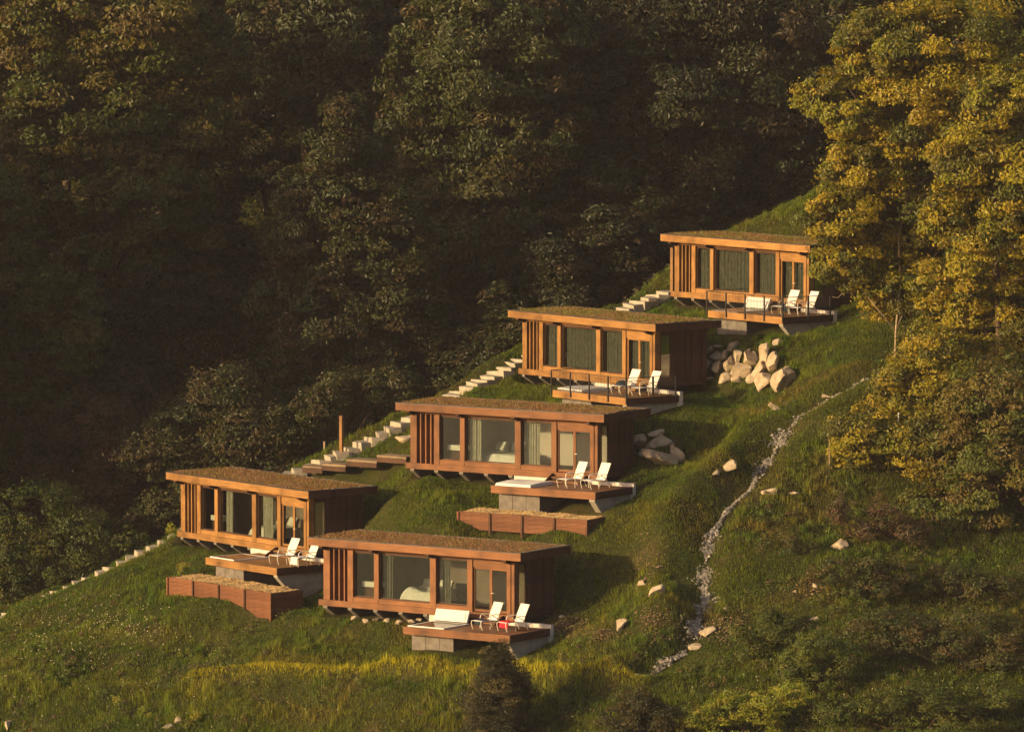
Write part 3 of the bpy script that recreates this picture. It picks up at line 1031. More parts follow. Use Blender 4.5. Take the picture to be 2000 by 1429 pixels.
def sheet(prof, w, th=.02):
    mb = MB()
    n = len(prof)
    for (x, z) in prof:
        mb.v += [(x, -w, z), (x, w, z), (x, w, z - th), (x, -w, z - th)]
    for i in range(n - 1):
        for k in range(4):
            k2 = (k + 1) % 4
            mb.f.append((i * 4 + k, i * 4 + k2, (i + 1) * 4 + k2, (i + 1) * 4 + k))
    mb.f.append((3, 2, 1, 0))
    mb.f.append(tuple((n - 1) * 4 + k for k in range(4)))
    return mb


CH_SEAT = sheet([(-.92, .40), (-.70, .425), (-.35, .395), (0, .37)], .27).mesh('seat', M_SLING)
CH_BACK = sheet([(.02, .385), (.16, .66), (.30, .93), (.40, 1.12)], .27).mesh('backrest', M_SLING)
_leg = lambda s: MB().tube(curve([(-.94, s * .30, .40), (-.98, s * .30, .30), (-.93, s * .30, .10), (-.88, s * .30, 0)]), .02, 6)
CH_FL = [_leg(s).mesh('leg', M_FRAME, True) for s in (-1, 1)]
CH_RL = [MB().tube(curve([(-.28, s * .31, .60), (.02, s * .31, .44), (.20, s * .31, .20), (.30, s * .31, 0)]), .02, 6).mesh('leg', M_FRAME, True) for s in (-1, 1)]
CH_ARM = [MB().tube(curve([(-.42, s * .32, 0), (-.44, s * .32, .36), (-.38, s * .32, .58), (-.2, s * .32, .64), (.05, s * .32, .62), (.15, s * .30, .62)]), .02, 6).mesh('armrest', M_FRAME, True) for s in (-1, 1)]
CH_FR = [MB().tube(curve([(-.94, s * .285, .39), (-.5, s * .285, .40), (0, s * .285, .36), (.18, s * .285, .68), (.41, s * .285, 1.13)]), .018, 6).mesh('side_rail', M_FRAME, True) for s in (-1, 1)]


def plane_hit(px, py, z):
    a, b = at(px, py, -50), at(px, py, 100)
    t = (z - a.z) / (b.z - a.z)
    return a + (b - a) * t


def deck_spot(c, px, ly):
    a, b = loc2w(c, -4, ly, DZ), loc2w(c, 3, ly, DZ)
    pa, pb = project(a)[0], project(b)[0]
    return Vector(a).lerp(Vector(b), (px - pa) / (pb - pa))


def make_chair(c, px, py, ang, label, low=False):
    z = CAB[c][2] + DZ + .004
    p = deck_spot(c, px, py)
    t = empty('recliner_chair', (p.x, p.y, z), math.radians(ang))
    tag(t, label, 'chair', 'white recliner chairs on the decks')
    t.scale = (1.1, 1.1, 1.1)
    for n_, m_ in (('seat', CH_SEAT), ('backrest', CH_BACK), ('leg', CH_FL[0]), ('leg', CH_FL[1]), ('leg', CH_RL[0]), ('leg', CH_RL[1]),
                   ('armrest', CH_ARM[0]), ('armrest', CH_ARM[1]), ('side_rail', CH_FR[0]), ('side_rail', CH_FR[1])):
        link(n_, m_, t)
    return t


CHAIRS = [
    ('a', 566, -1.75, 42, 'upright white recliner chair nearer the door on the deck beside the lowest stone steps'),
    ('a', 606, -1.6, 38, 'white recliner chair half hidden behind the lowest cabin roof edge'),
    ('b', 962, -1.75, 44, 'white recliner chair with dark towel on the lowest deck'),
    ('b', 1013, -1.6, 40, 'white recliner chair beside the red towel on the lowest deck'),
    ('c', 1128, -1.7, 42, 'white recliner chair closer to the closed hot tub, on the middle cabin deck'),
    ('c', 1173, -1.55, 45, 'white recliner chair closer to the parapet end, on the middle cabin deck'),
    ('d', 1232, -1.7, 42, 'white recliner chair with dark bag behind the lower of the two railings'),
    ('d', 1272, -1.5, 40, 'white recliner chair closer to the railing corner, on the mossy-roofed cabin deck'),
    ('e', 1543, -1.7, 44, 'white recliner chair beside the pots on the highest deck'),
    ('e', 1580, -1.5, 38, 'white recliner chair next to the tree leaves on the highest deck'),
]
for ch in CHAIRS:
    make_chair(*ch)


def drape(name, mat, loc, rz, w, l, drop, label, cat):
    """cloth lying over a chair's foot end: flat top and hanging front"""
    n, m = 14, 9
    co = []
    for i in range(n + 1):
        u = i / n * (l + drop)
        for j in range(m + 1):
            v = (j / m - .5) * w
            if u < l:
                x, z = -u, .02
            else:
                x, z = -l - .03, .02 - (u - l)
            co.append((x + .012 * math.sin(j * 1.9 + i), v * (1 + .05 * math.sin(i * 1.3)), z + .014 * math.sin(i * 1.7 + j * 1.3)))
    q = [(i * (m + 1) + j, (i + 1) * (m + 1) + j, (i + 1) * (m + 1) + j + 1, i * (m + 1) + j + 1) for i in range(n) for j in range(m)]
    me = np_mesh(name, np.array(co), np.array(q), 4, mat, smooth=True)
    o = link(name, me)
    o.location = loc
    o.rotation_euler = (0, 0, rz)
    sm = o.modifiers.new('solid', 'SOLIDIFY')
    sm.thickness = .025
    tag(o, label, cat)
    return o


def on_chair(i, x, dz):
    c, px, py, ang, _ = CHAIRS[i]
    z = CAB[c][2] + DZ
    p = deck_spot(c, px, py)
    a = math.radians(ang)
    return (p.x + x * math.cos(a), p.y + x * math.sin(a), z + dz), a


l, a = on_chair(2, -.45, .44)
drape('towel', M_NAVY, l, a, .62, .42, .22, 'dark blue towel hanging over a chair on the lowest deck', 'towel')
l, a = on_chair(3, -.45, .44)
drape('towel', M_RED, l, a, .64, .46, .30, 'bright red towel hanging over a chair on the lowest deck', 'towel')
l, a = on_chair(1, -.30, .44)
drape('towel', M_TOWEL, l, a, .66, .66, .36, 'white towel hanging off the chair half hidden by the lowest roof', 'towel')


def lathe(name, mat, prof, seg=14):
    mb = MB()
    n = len(prof)
    for (r, z) in prof:
        for k in range(seg):
            w = 2 * math.pi * k / seg
            mb.v.append((r * math.cos(w), r * math.sin(w), z))
    for i in range(n - 1):
        for k in range(seg):
            k2 = (k + 1) % seg
            mb.f.append((i * seg + k, i * seg + k2, (i + 1) * seg + k2, (i + 1) * seg + k))
    mb.f.append(tuple(reversed(range(seg))))
    mb.f.append(tuple((n - 1) * seg + k for k in range(seg)))
    return mb.mesh(name, mat, True)


# bag on the railed deck, pots on the highest one
bagm = lathe('bag', M_NAVY, [(.16, 0), (.21, .04), (.22, .18), (.17, .30), (.06, .36)])
l, a = on_chair(6, -.62, .43)
bag = link('shoulder_bag', bagm)
bag.location = l
bag.scale = (1.3, .8, .8)
tag(bag, 'dark bag lying on a chair behind the lower railing', 'bag')
potm = lathe('pot', M_NAVY, [(.14, 0), (.17, .02), (.23, .28), (.25, .30), (.25, .33), (.20, .33)])
for i, (x, y, s, lab) in enumerate(((-1.15, -.75, 1.25, 'dark green pot standing on the highest deck near the folded tub cover'), (-.15, -1.4, .95, 'smaller dark pot between the chairs on the highest deck'))):
    t = link('deck_pot', potm)
    t.location = loc2w('e', x, y, DZ + .004)
    t.scale = (s, s, s)
    tag(t, lab, 'pot')

# ------------------------------------------------------------------ rooms: beds, curtains, counters, lamp
def make_bed(c, label, x0=-7.9, x1=-5.7, y0=.65, messy=0.0):
    X, Y, Z, th, wd = CAB[c]
    t = empty('bed', loc2w(c, 0, 0, .303), -math.radians(th))
    tag(t, label, 'bed')
    part_box('bed_base', M_DARKW, t, x0 + .05, x1 - .05, y0 + .05, y0 + 2.0, 0, .28)
    n, m = 26, 22
    co = []
    for i in range(n + 1):
        for j in range(m + 1):
            u, v = i / n, j / m
            e = min(u, 1 - u, v, 1 - v)
            hgt = .62 * min(1, (e * 9) ** .5 + .08)
            hgt += messy * .30 * (float(vnoise(np.array(u * 5), np.array(v * 5), 9)) * .5 + .3) * min(1, e * 8)
            co.append((x0 + u * (x1 - x0), y0 + v * 2.05, max(hgt, .12)))
    q = [(i * (m + 1) + j, (i + 1) * (m + 1) + j, (i + 1) * (m + 1) + j + 1, i * (m + 1) + j + 1) for i in range(n) for j in range(m)]
    link('duvet', np_mesh('duvet', np.array(co), np.array(q), 4, M_LINEN, smooth=True), t)
    for k in range(2):
        xx = x0 + .3 + k * 1.0
        MB().slab((xx + .35, y0 + 1.75, .86), (.36, 0, 0), (0, .10, .2), (0, .07, -.04)).build('pillow', M_LINEN, t)
    return t


make_bed('a', 'pale bed seen through the wide window of the cabin beside the lowest stone steps', -6.6, -4.2, .7)
make_bed('b', 'unmade bed with crumpled pale duvet in the lowest cabin', -7.4, -5.3, .55, 1.0)
make_bed('c', 'wide white bed in the sunlit room of the middle cabin', -8.1, -5.3, .6)


def make_curtain(c, x0, x1, y, mat, label, fold=.16):
    X, Y, Z, th, wd = CAB[c]
    n = max(12, int((x1 - x0) / .022))
    co = []
    for i in range(n + 1):
        u = i / n
        xx = x0 + u * (x1 - x0)
        yy = y + .045 * math.sin(xx / fold * 2 * math.pi) + .018 * math.sin(xx * 17.3 + 1)
        for z in (.34, 1.1, 1.9, 2.84):
            co.append((xx, yy * (1 + .02 * (z - 1.5)), z))
    q = [(i * 4 + j, (i + 1) * 4 + j, (i + 1) * 4 + j + 1, i * 4 + j + 1) for i in range(n) for j in range(3)]
    o = link('curtain', np_mesh('curtain', np.array(co), np.array(q), 4, mat, smooth=True))
    o.location = (X, Y, Z)
    o.rotation_euler = (0, 0, -math.radians(th))
    tag(o, label, 'curtain', 'cabin window curtains')


make_curtain('a', -7.95, -7.35, .30, M_SHEER, 'gathered pale curtain in the wide window beside the lowest stone steps')
make_curtain('a', -4.55, -3.7, .30, M_SHEER, 'gathered pale curtain in the window left of the door, cabin beside lowest steps')
make_curtain('b', -8.05, -7.6, .30, M_CURT, 'gathered grey curtain at the edge of the lowest cabin wide window')
make_curtain('b', -4.6, -4.05, .30, M_CURT, 'gathered grey curtain in the lowest cabin window beside the door')
make_curtain('c', -8.1, -7.35, .30, M_SHEER, 'gathered sheer curtain in the wide window of the middle cabin')
make_curtain('c', -4.65, -3.75, .30, M_SHEER, 'gathered sheer curtain in the middle cabin window beside the door')
for c, nm in (('d', 'mossy-roofed cabin'), ('e', 'highest cabin')):
    make_curtain(c, -8.12, -5.08, .28, M_CURT, 'closed grey curtain across the wide window of the ' + nm)
    make_curtain(c, -4.65, -2.85, .28, M_CURT, 'closed grey curtain across the third window of the ' + nm)
    make_curtain(c, -2.42, -.55, .28, M_CURT, 'closed grey curtain behind the glass door of the ' + nm)
    make_curtain(c, -9.70, -8.48, .28, M_CURT, 'grey curtain behind the narrow window of the ' + nm)
for c in CAB:
    o = empty('bath_counter', loc2w(c, 0, 0, .303), -math.radians(CAB[c][3]))
    tag(o, 'pale counter behind the narrow window of the ' + NAMES[c], 'counter')
    part_box('counter_top', M_LINEN, o, -9.6, -8.5, .45, .85, .72, .98)
    part_box('counter_base', M_DARKW, o, -9.55, -8.55, .50, .80, 0, .718)
o = empty('wall_lamp', loc2w('c', -3.25, W_ - .12, 2.1), -math.radians(CAB['c'][3]))
tag(o, 'small dark wall lamp in the sunlit room of the middle cabin', 'lamp')
link('lamp_shade', lathe('lamp_shade', M_BLACK, [(.10, -.12), (.20, -.12), (.12, .10), (.05, .12)]), o).location = (0, -.25, 0)
MB().tube([(0, .01, 0), (0, -.12, .05), (0, -.25, .12)], .02, 6).build('lamp_arm', M_BLACK, o)

# ------------------------------------------------------------------ plank planters
def planter(c, x0, x1, y0, depth, ztop, zbot, nseg, label, lseg=0.7):
    X, Y, Z, th, wd = CAB[c]
    t = empty('plank_planter', (X, Y, Z), -math.radians(th))
    tag(t, label, 'planter', 'plank planters full of chips')
    wseg = (x1 - x0) / nseg
    nb = int(round((ztop - zbot) / .22))
    me_f = MB().box(0, wseg - .012, 0, .05, 0, .212).mesh('planter_board', M_PLANT)
    me_s = MB().box(0, .05, 0, depth, 0, .212).mesh('planter_board', M_PLANT)
    for k in range(nb):
        for i in range(nseg):
            o = link('planter_board', me_f, t)
            o.location = (x0 + i * wseg, y0 + random.uniform(-.006, .006), ztop - .22 * (k + 1))
        for x in (x0 + .0, x1 - .064):
            o = link('planter_board', me_s, t)
            o.location = (x, y0 + .056, ztop - .22 * (k + 1))
    for i in range(nseg + 1):
        x = x0 + i * wseg
        part_box('planter_post', M_DARKW if 0 < i < nseg else M_PLANT, t, x - .06, x + .05, y0 - .08, y0 - .008, zbot - .3, ztop - .02)
    rng = np.random.default_rng(ord(c))
    nxp, nyp = 60, 12
    xs = np.linspace(x0 + .052, x1 - .07, nxp)
    ys = np.linspace(y0 + .055, y0 + depth, nyp)
    A, B = np.meshgrid(xs, ys)
    Zp = ztop - .03 + .05 * vnoise(A * 2, B * 2, 3) + .06 * np.maximum(0, (B - y0) / depth - .3)
    i = np.arange(A.size).reshape(A.shape)
    q = np.stack([i[:-1, :-1], i[:-1, 1:], i[1:, 1:], i[1:, :-1]], -1).reshape(-1, 4)
    link('chip_bed', np_mesh('chip_bed', np.stack([A, B, Zp], -1).reshape(-1, 3), q, 4, M_CHIPS, smooth=True), t)
    n = 2600
    px_ = rng.uniform(x0 + .1, x1 - .12, n)
    py_ = rng.uniform(y0 + .1, y0 + depth, n)
    pz_ = ztop + .05 * vnoise(px_ * 2, py_ * 2, 3) + .06 * np.maximum(0, (py_ - y0) / depth - .3)
    g = link('chips', pebble_mesh('chips', np.stack([px_, py_, pz_], 1), rng.uniform(.025, .07, n), M_CHIPS, rng, .5), t)
    tag(g, kind='stuff')
    return t


planter('a', -4.75, 4.4, -5.6, 1.9, -1.10, -2.42, 4, 'long red plank planter below the deck with the open hot tub')
planter('c', -5.0, 2.75, -5.3, 1.6, -1.38, -2.26, 4, 'long red plank planter full of pale chips below the middle cabin')

# ------------------------------------------------------------------ stone stairs, walkway, posts
st = empty('stone_stairs', STAIR[0])
tag(st, 'long flight of pale stone steps climbing the left edge of the hill', 'stairs')
sp = np.array(STAIR)
seg = np.hypot(*(sp[1:, :2] - sp[:-1, :2]).T)
cum = np.concatenate([[0], np.cumsum(seg)])
step_len = .56
rs = np.random.default_rng(3)
STEP_ME = []
for k in range(5):
    mb = MB()
    h, wd_, dp = .50, .60, .33
    mb.slab((0, 0, -h / 2), (dp, 0, 0), (0, wd_, 0), (0, 0, h / 2))
    mb.v = [tuple(np.array(v) * np.array([1, .85 + .08 * k, 1]) + rs.normal(size=3) * .035) for v in mb.v]
    STEP_ME.append(mb.mesh('step', M_STEP))
for k in range(int(cum[-1] / step_len)):
    d = (k + .5) * step_len
    x = np.interp(d, cum, sp[:, 0])
    y = np.interp(d, cum, sp[:, 1])
    z = np.interp(d, cum, sp[:, 2])
    i = min(np.searchsorted(cum, d) - 1, len(seg) - 1)
    ang = math.atan2(sp[i + 1, 1] - sp[i, 1], sp[i + 1, 0] - sp[i, 0])
    o = link('step', STEP_ME[k % 5], st)
    o.location = (x - STAIR[0][0] + rs.normal() * .03, y - STAIR[0][1] + rs.normal() * .08, z + .045 + rs.normal() * .025 - STAIR[0][2])
    o.rotation_euler = (rs.normal() * .015, rs.normal() * .015, ang + rs.normal() * .10)

wk = empty('timber_walkway', at(690, 905, 24))
tag(wk, 'low timber walkway stepping from the stairs to the middle cabin', 'walkway')
b0 = wk.location
pts = [(600, 913, 24.2), (640, 911, 23.6), (688, 906, 22.6), (748, 895, 21.4), (806, 890, 20.2)]
for i in range(4):
    a, b = at(*pts[i]), at(*pts[i + 1])
    z = (a.z + b.z) / 2 + .05
    d = Vector((b.x - a.x, b.y - a.y, 0))
    nrm = Vector((-d.y, d.x, 0)).normalized()
    for j in range(4):
        c_ = Vector(((a.x + b.x) / 2, (a.y + b.y) / 2, z)) + nrm * (j - 1.5) * .27 - b0
        MB().slab(c_, d * .495, nrm * .128, (0, 0, .06)).build('walkway_plank', M_GREYW, wk)
    MB().slab(Vector(((a.x + b.x) / 2, (a.y + b.y) / 2, z - .19)) - b0 - nrm * .5, d * .49, nrm * .04, (0, 0, .12)).build('walkway_riser', M_DARKW, wk)


def wood_post(px, py0, py1, Y, w, label, mat):
    a, b = at(px, py1, Y), at(px, py0, Y)
    o = MB().box(-w, w, -w, w, -.5, b.z - a.z).box(-w * .8, w * .8, -w * .8, w * .8, b.z - a.z + .001, b.z - a.z + .02).build('timber_post', mat)
    o.location = a
    o.rotation_euler = (0, 0, -.6)
    tag(o, label, 'post', 'timber posts by the stairs')


wood_post(667, 812, 893, 25.0, .085, 'tall golden timber post standing alone beside the stone stairs', WOOD['golden']['v'])
wood_post(634, 862, 880, 27.0, .05, 'short pale stake in the grass beyond the stone stairs', M_GREYW)
wood_post(1313, 484, 566, 37.6, .085, 'golden timber post at the corner of the highest cabin', WOOD['golden']['v'])


# ------------------------------------------------------------------ boulders
def ico(sub):
    import bmesh
    bm = bmesh.new()
    bmesh.ops.create_icosphere(bm, subdivisions=sub, radius=1)
    v = np.array([x.co[:] for x in bm.verts])
    f = np.array([[y.index for y in x.verts] for x in bm.faces])
    bm.free()
    return v, f


ICO_V, ICO_F = ico(3)


def rock_mesh(seed, hx, hy, hz):
    r = np.random.default_rng(seed)
    v = ICO_V.copy()
    for _ in range(15):      # planes chop the ball into facets
        n = r.normal(size=3)
        n /= np.linalg.norm(n)
        d = r.uniform(.34, .78)
        s = v @ n
        over = np.maximum(s - d, 0)
        v -= over[:, None] * n
    v /= np.abs(v).max(0)
    wob = np.sin(v @ r.normal(size=(3, 4)) * 3.2 + r.uniform(0, 6, 4)).mean(1)
    v *= 1 + .09 * wob[:, None] + .022 * r.normal(size=(len(v), 1))
    return np_mesh('boulder', v * np.array([hx, hy, hz]), ICO_F, 3, M_STONE)


def boulder(px, py, w, h, Y, label, group, seed, tilt=0.0, mat=None, name='boulder'):
    """w, h in photograph pixels"""
    p = at(px, py, Y)
    s = (Y + D0) / D0 / 40
    o = link(name, rock_mesh(seed, w * s * .56, (w + h) * s * .3, h * s * .56))
    o.location = p
    o.rotation_euler = (0, tilt, 0)
    tag(o, label, 'boulder', group)
    return o


WALL = [(290, 340, 90, 160, .3, 'narrow upright stone, top left corner of the rock wall'), (400, 290, 150, 60, .1, 'flat pale capstone near the left top of the rock wall'),
        (400, 460, 170, 150, 0, 'shaded stone under the flat capstone of the rock wall'), (650, 300, 210, 110, -.15, 'pale sloping slab on top of the rock wall'),
        (740, 430, 140, 200, 0, 'pale rounded stone below the sloping slab of the rock wall'), (530, 430, 140, 140, 0, 'dim stone left of the pale rounded one in the rock wall'),
        (950, 490, 190, 200, 0, 'bright round boulder in the upper middle of the rock wall'), (880, 370, 130, 70, -.4, 'thin tilted stone at the upper middle of the rock wall'),
        (1150, 430, 150, 300, .15, 'tall leaning stone at the top right of the rock wall'), (1265, 570, 150, 300, .2, 'tall pointed stone at the right of the rock wall'),
        (1090, 660, 160, 240, .35, 'leaning diamond-shaped stone in the right half of the rock wall'), (420, 620, 170, 150, 0, 'brown squat stone low at the left of the rock wall'),
        (590, 590, 150, 200, .3, 'rough stone at the centre left of the rock wall'), (790, 650, 250, 220, 0, 'large brown stone at the centre of the rock wall'),
        (945, 785, 160, 210, .2, 'upright orange stone at the foot of the rock wall'), (1155, 850, 230, 200, 0, 'broad stone at the right foot of the rock wall'),
        (1480, 775, 330, 370, .25, 'biggest pale boulder, standing apart right of the rock wall'), (720, 815, 150, 120, 0, 'small stone at the foot centre of the rock wall'),
        (520, 785, 170, 140, 0, 'dull stone at the left foot of the rock wall'), (250, 560, 100, 150, 0, 'dark stone against the cabin at the rock wall end'),
        (290, 790, 200, 70, 0, 'flat stone lying at the left foot of the rock wall'), (1320, 225, 150, 70, -.3, 'small bright stone below the highest deck wedge')]
for i, (x, y, w, h, tl, lab) in enumerate(WALL):
    p = ray_ground(1350 + x / 8, 640 + (y + h * .3) / 8)
    Yw = (p.y if p is not None else 22) + .05
    boulder(1350 + x / 8, 640 + y / 8, w / 8 * 1.3, h / 8 * 1.3, Yw, lab, 'stones of the rock wall below the highest cabin', 100 + i, tl)
PILE = [(1650, 350, 92, 88, 0, 'grey stone at the left of the boulder heap beside the middle cabin'), (1742, 312, 98, 66, -.2, 'topmost pale stone of the boulder heap beside the middle cabin'),
        (1765, 370, 155, 95, 0, 'wide stone in the middle of the heap beside the middle cabin'), (1660, 437, 62, 48, -.3, 'small stone at the left foot of the heap beside the middle cabin'),
        (1765, 462, 195, 115, 0, 'largest brown boulder at the bottom of the heap beside the middle cabin'), (1882, 432, 72, 105, -.3, 'upright stone at the right of the heap beside the middle cabin'),
        (1852, 378, 30, 28, 0, 'smallest stone tucked into the heap beside the middle cabin')]
for i, (x, y, w, h, tl, lab) in enumerate(PILE):
    p = ray_ground(740 + x / 3.2258, 750 + (y + h * .3) / 3.2258)
    boulder(740 + x / 3.2258, 750 + y / 3.2258, w / 3.2258 * 1.1, h / 3.2258 * 1.1, (p.y if p is not None else 15) + .05, lab, 'boulder heap beside the middle cabin', 200 + i, tl)
LOOSE = [(1517, 798, 34, 14, .35, 'flat pale stone on the grass left of the drain bend'), (1611, 773, 18, 9, 0, 'small stone at the upper drain'),
         (1420, 912, 38, 20, -.35, 'long pale boulder on the grass left of the drain'), (1400, 924, 18, 12, -.4, 'small pale stone touching the long boulder left of the drain'),
         (1503, 960, 38, 14, -.1, 'flat pale boulder on the grass right of the drain'), (1553, 963, 22, 8, 0, 'thin low stone beside the flat boulder right of the drain'),
         (1642, 1062, 40, 22, -.55, 'tilted pale slab near the dark bushes'), (1280, 1152, 36, 26, -.45, 'pale boulder on the bank left of the lower drain'),
         (1254, 1140, 18, 14, -.3, 'small stone uphill of the pale boulder on the bank'), (1212, 1219, 22, 24, 0, 'upright pale boulder on bare earth right of the lowest cabin'),
         (1381, 1235, 36, 20, -.35, 'pale boulder where the drain meets the trench'), (1357, 1262, 24, 18, .2, 'white block at the head of the trench'),
         (1297, 1291, 22, 10, -.1, 'low flat stone in the trench'), (1418, 1190, 14, 9, 0, 'yellowish stone on the grass right of the lower drain'),
         (787, 858, 34, 20, -.35, 'pale boulder on the grass left of the middle cabin'), (711, 905, 20, 26, .15, 'upright grey stone beside the timber walkway'),
         (684, 889, 18, 20, .5, 'leaning pale slab beside the tall timber post'), (331, 1417, 26, 10, -.1, 'flat pink stone in the foreground grass'),
         (346, 1407, 14, 20, .4, 'upright pink stone in the foreground grass'), (15, 1414, 16, 26, 0, 'upright pink stone at the lower left corner'),
         (866, 1260, 20, 9, 0, 'mossy stone below the lowest deck'), (433, 1168, 15, 18, 0, 'white stone leaning on the plank planter'), (456, 1176, 16, 20, 0, 'second white stone at the plank planter, beside its dark post'),
         (1594, 1208, 22, 8, -.1, 'flat stone among the weeds at the lower right'), (1098, 1204, 14, 8, 0, 'pale stone beside the lowest cabin rear corner'),
         (1590, 1143, 14, 12, 0, 'small pinkish stone by the dark bushes'), (1553, 1155, 10, 7, 0, 'tiny pinkish stone on the right grass'), (985, 990, 8, 7, 0, 'tiny pale stone behind the lowest roof')]
for i, (x, y, w, h, tl, lab) in enumerate(LOOSE):
    p = ray_ground(x, y + h * .25)
    Yg = p.y if p is not None else 10
    if i in (21, 22):
        Yg = at(x, y, 0).y
        q = loc2w('a', -2.2, -5.75)
        Yg = q[1] + (0 if i == 21 else -.2)
    boulder(x, y, w, h, Yg, lab, None, 300 + i, tl)

# stones under the lowest cabin
for i, (x, y, w) in enumerate(((690, 1208, 16), (712, 1212, 14), (735, 1210, 15), (757, 1212, 18), (780, 1214, 15), (803, 1212, 17), (820, 1209, 13))):
    p = ray_ground(x, y + 4)
    boulder(x, y, w, w * .7, p.y if p is not None else 4, 'small rubble stone lying in the shadow under the lowest cabin', 'rubble under the lowest cabin', 400 + i)

# gravel in the drain and trench
rg = np.random.default_rng(11)
dp = np.array(DRAIN)
dseg = np.hypot(*(dp[1:, :2] - dp[:-1, :2]).T)
dc = np.concatenate([[0], np.cumsum(dseg)])
N = 5400
dd = rg.uniform(0, dc[-1], N)
dd = dd[rg.uniform(size=N) < np.clip(.75 + .9 * vnoise(dd / 1.1, dd * 0, 81) + .4 * vnoise(dd / .4, dd * 0, 82), .12, 1)]
N = len(dd)
X = np.interp(dd, dc, dp[:, 0])
Y = np.interp(dd, dc, dp[:, 1])
wdt = np.interp(dd / dc[-1], [0, .15, .3, .34, .40, .45, .62, .8, .88, 1], [.06, .15, .22, .08, .015, .035, .19, .22, .10, .05]) * np.clip(1 + .5 * np.sin(dd * 2.1) + .4 * np.sin(dd * 5.3 + 1), .3, 2)
off = rg.normal(0, 1, N) * wdt + .22 * vnoise(dd / 1.6, dd * 0, 83)
i = np.clip(np.searchsorted(dc, dd) - 1, 0, len(dseg) - 1)
tx = (dp[i + 1, 0] - dp[i, 0]) / dseg[i]
ty = (dp[i + 1, 1] - dp[i, 1]) / dseg[i]
X = X - ty * off
Y = Y + tx * off
P = np.stack([X, Y, gz(X, Y) + .03], 1)
g = link('drain_gravel', pebble_mesh('drain_gravel', P, np.clip(rg.lognormal(-2.9, .5, N), .018, .16), M_GRAVEL, rg, .75))
tag(g, 'strip of pale gravel running down the grassy slope', 'gravel', None, 'stuff')

# ------------------------------------------------------------------ grass, flowers
rg = np.random.default_rng(21)
N = 1400000
X = rg.uniform(-31, 31, N)
Y = rg.uniform(-19, 48.5, N)
sx = np.array([p[0] for p in STAIR]); sy = np.array([p[1] for p in STAIR])
beyond = Y - np.interp(X, sx, sy)
keep = (beyond < 4.2) | (X > 9.5)
X, Y = X[keep], Y[keep]
Z = gz(X, Y)
pxs, pys = project(np.stack([X, Y, Z], 1))
keep = (pxs > -60) & (pxs < 2060) & (pys > 330) & (pys < 1500)
X, Y, Z, pxs, pys = [q[keep] for q in (X, Y, Z, pxs, pys)]
ok = np.ones(len(X), bool)
for c in CAB:
    lx, ly = w2loc(c, X, Y)
    ok &= ~((lx > -11.75) & (lx < .15) & (ly > -.25) & (ly < 3.4))
    ok &= ~((lx > DX0 - .1) & (lx < DX1 + .1) & (ly > DY0 - .05) & (ly < -.1))
    if c in 'ac':
        x0, x1, y0, dpt = (-4.75, 4.4, -5.6, 2.3) if c == 'a' else (-5.0, 2.75, -5.3, 2.0)
        ok &= ~((lx > x0 - .1) & (lx < x1 + .08) & (ly > y0 - .12) & (ly < y0 + dpt))
ok &= seg_dist(X, Y, STAIR) > .42 + .2 * rg.uniform(size=len(X))
dr = seg_dist(X, Y, DRAIN)
ok &= rg.uniform(size=len(X)) < np.clip((dr - .04) / .30, 0, 1)
wkp = [tuple(at(*p)) for p in pts]
ok &= seg_dist(X, Y, wkp) > .6
# worn and bare ground
bare = np.zeros(len(X))
for (bx, by, br) in ((1115, 1225, 45), (1175, 1235, 40), (1275, 1210, 24), (1262, 1090, 35), (1420, 1230, 40), (1590, 1150, 45)):
    bare = np.maximum(bare, np.exp(-(((pxs - bx) / br) ** 2 + ((pys - by) / (br * .6)) ** 2)))
ok &= rg.uniform(size=len(X)) > bare * .75
X, Y, Z, pxs, pys, bare = [q[ok] for q in (X, Y, Z, pxs, pys, bare)]
n = len(X)
patch = vnoise(X / 1.7, Y / 1.7, 31) * .6 + vnoise(X / .6, Y / .6, 32) * .4
dry = vnoise(X / 4.3, Y / 4.3, 33) * .6 + vnoise(X / 1.3, Y / 1.3, 34) * .4
tall = np.clip(.5 + patch, 0.1, 1.4)
path_d = seg_dist(X, Y, PATH)
fore = np.clip((-Y - X * .55 - 1) / 6, 0, 1)
tuss = np.clip(vnoise(X / .32, Y / .32, 35) * 1.6 + .1, 0, 1) * np.clip(.6 + vnoise(X / 3.1, Y / 3.1, 36), .15, 1.3)
h = (.09 + .09 * tall * rg.uniform(.5, 1.3, n) + .24 * tuss * rg.uniform(.5, 1.2, n)) * (1 + .45 * fore)
wd = rg.uniform(.022, .05, n)
green = np.array([(0.056, 0.118, 0.008)]); olive = np.array([(0.145, 0.170, 0.010)]); straw = np.array([(0.205, 0.138, 0.032)]); crest_sun = np.array([(0.42, 0.38, 0.015)])
a = np.clip(.42 + .55 * patch, 0, 1)[:, None]
col = green * (1 - a) + olive * a
b = (np.clip(dry * 1.4 - .25, 0, 1) * .75 + (rg.uniform(size=n) < .10) * .5 + bare * .6).clip(0, 1)[:, None]
col = col * (1 - b) + straw * b
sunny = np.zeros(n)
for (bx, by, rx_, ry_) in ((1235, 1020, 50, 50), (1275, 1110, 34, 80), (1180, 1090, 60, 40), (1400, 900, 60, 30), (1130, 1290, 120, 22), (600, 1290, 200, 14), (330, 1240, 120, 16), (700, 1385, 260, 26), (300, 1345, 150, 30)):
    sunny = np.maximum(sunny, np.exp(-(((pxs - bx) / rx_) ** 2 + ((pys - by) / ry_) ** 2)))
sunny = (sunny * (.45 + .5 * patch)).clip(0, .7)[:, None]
col = col * (1 - sunny) + np.array([(0.235, 0.205, 0.018)]) * sunny  # sunlit spots painted into the blade colour
f = (np.exp(-(path_d / .6) ** 2) * .97)[:, None]
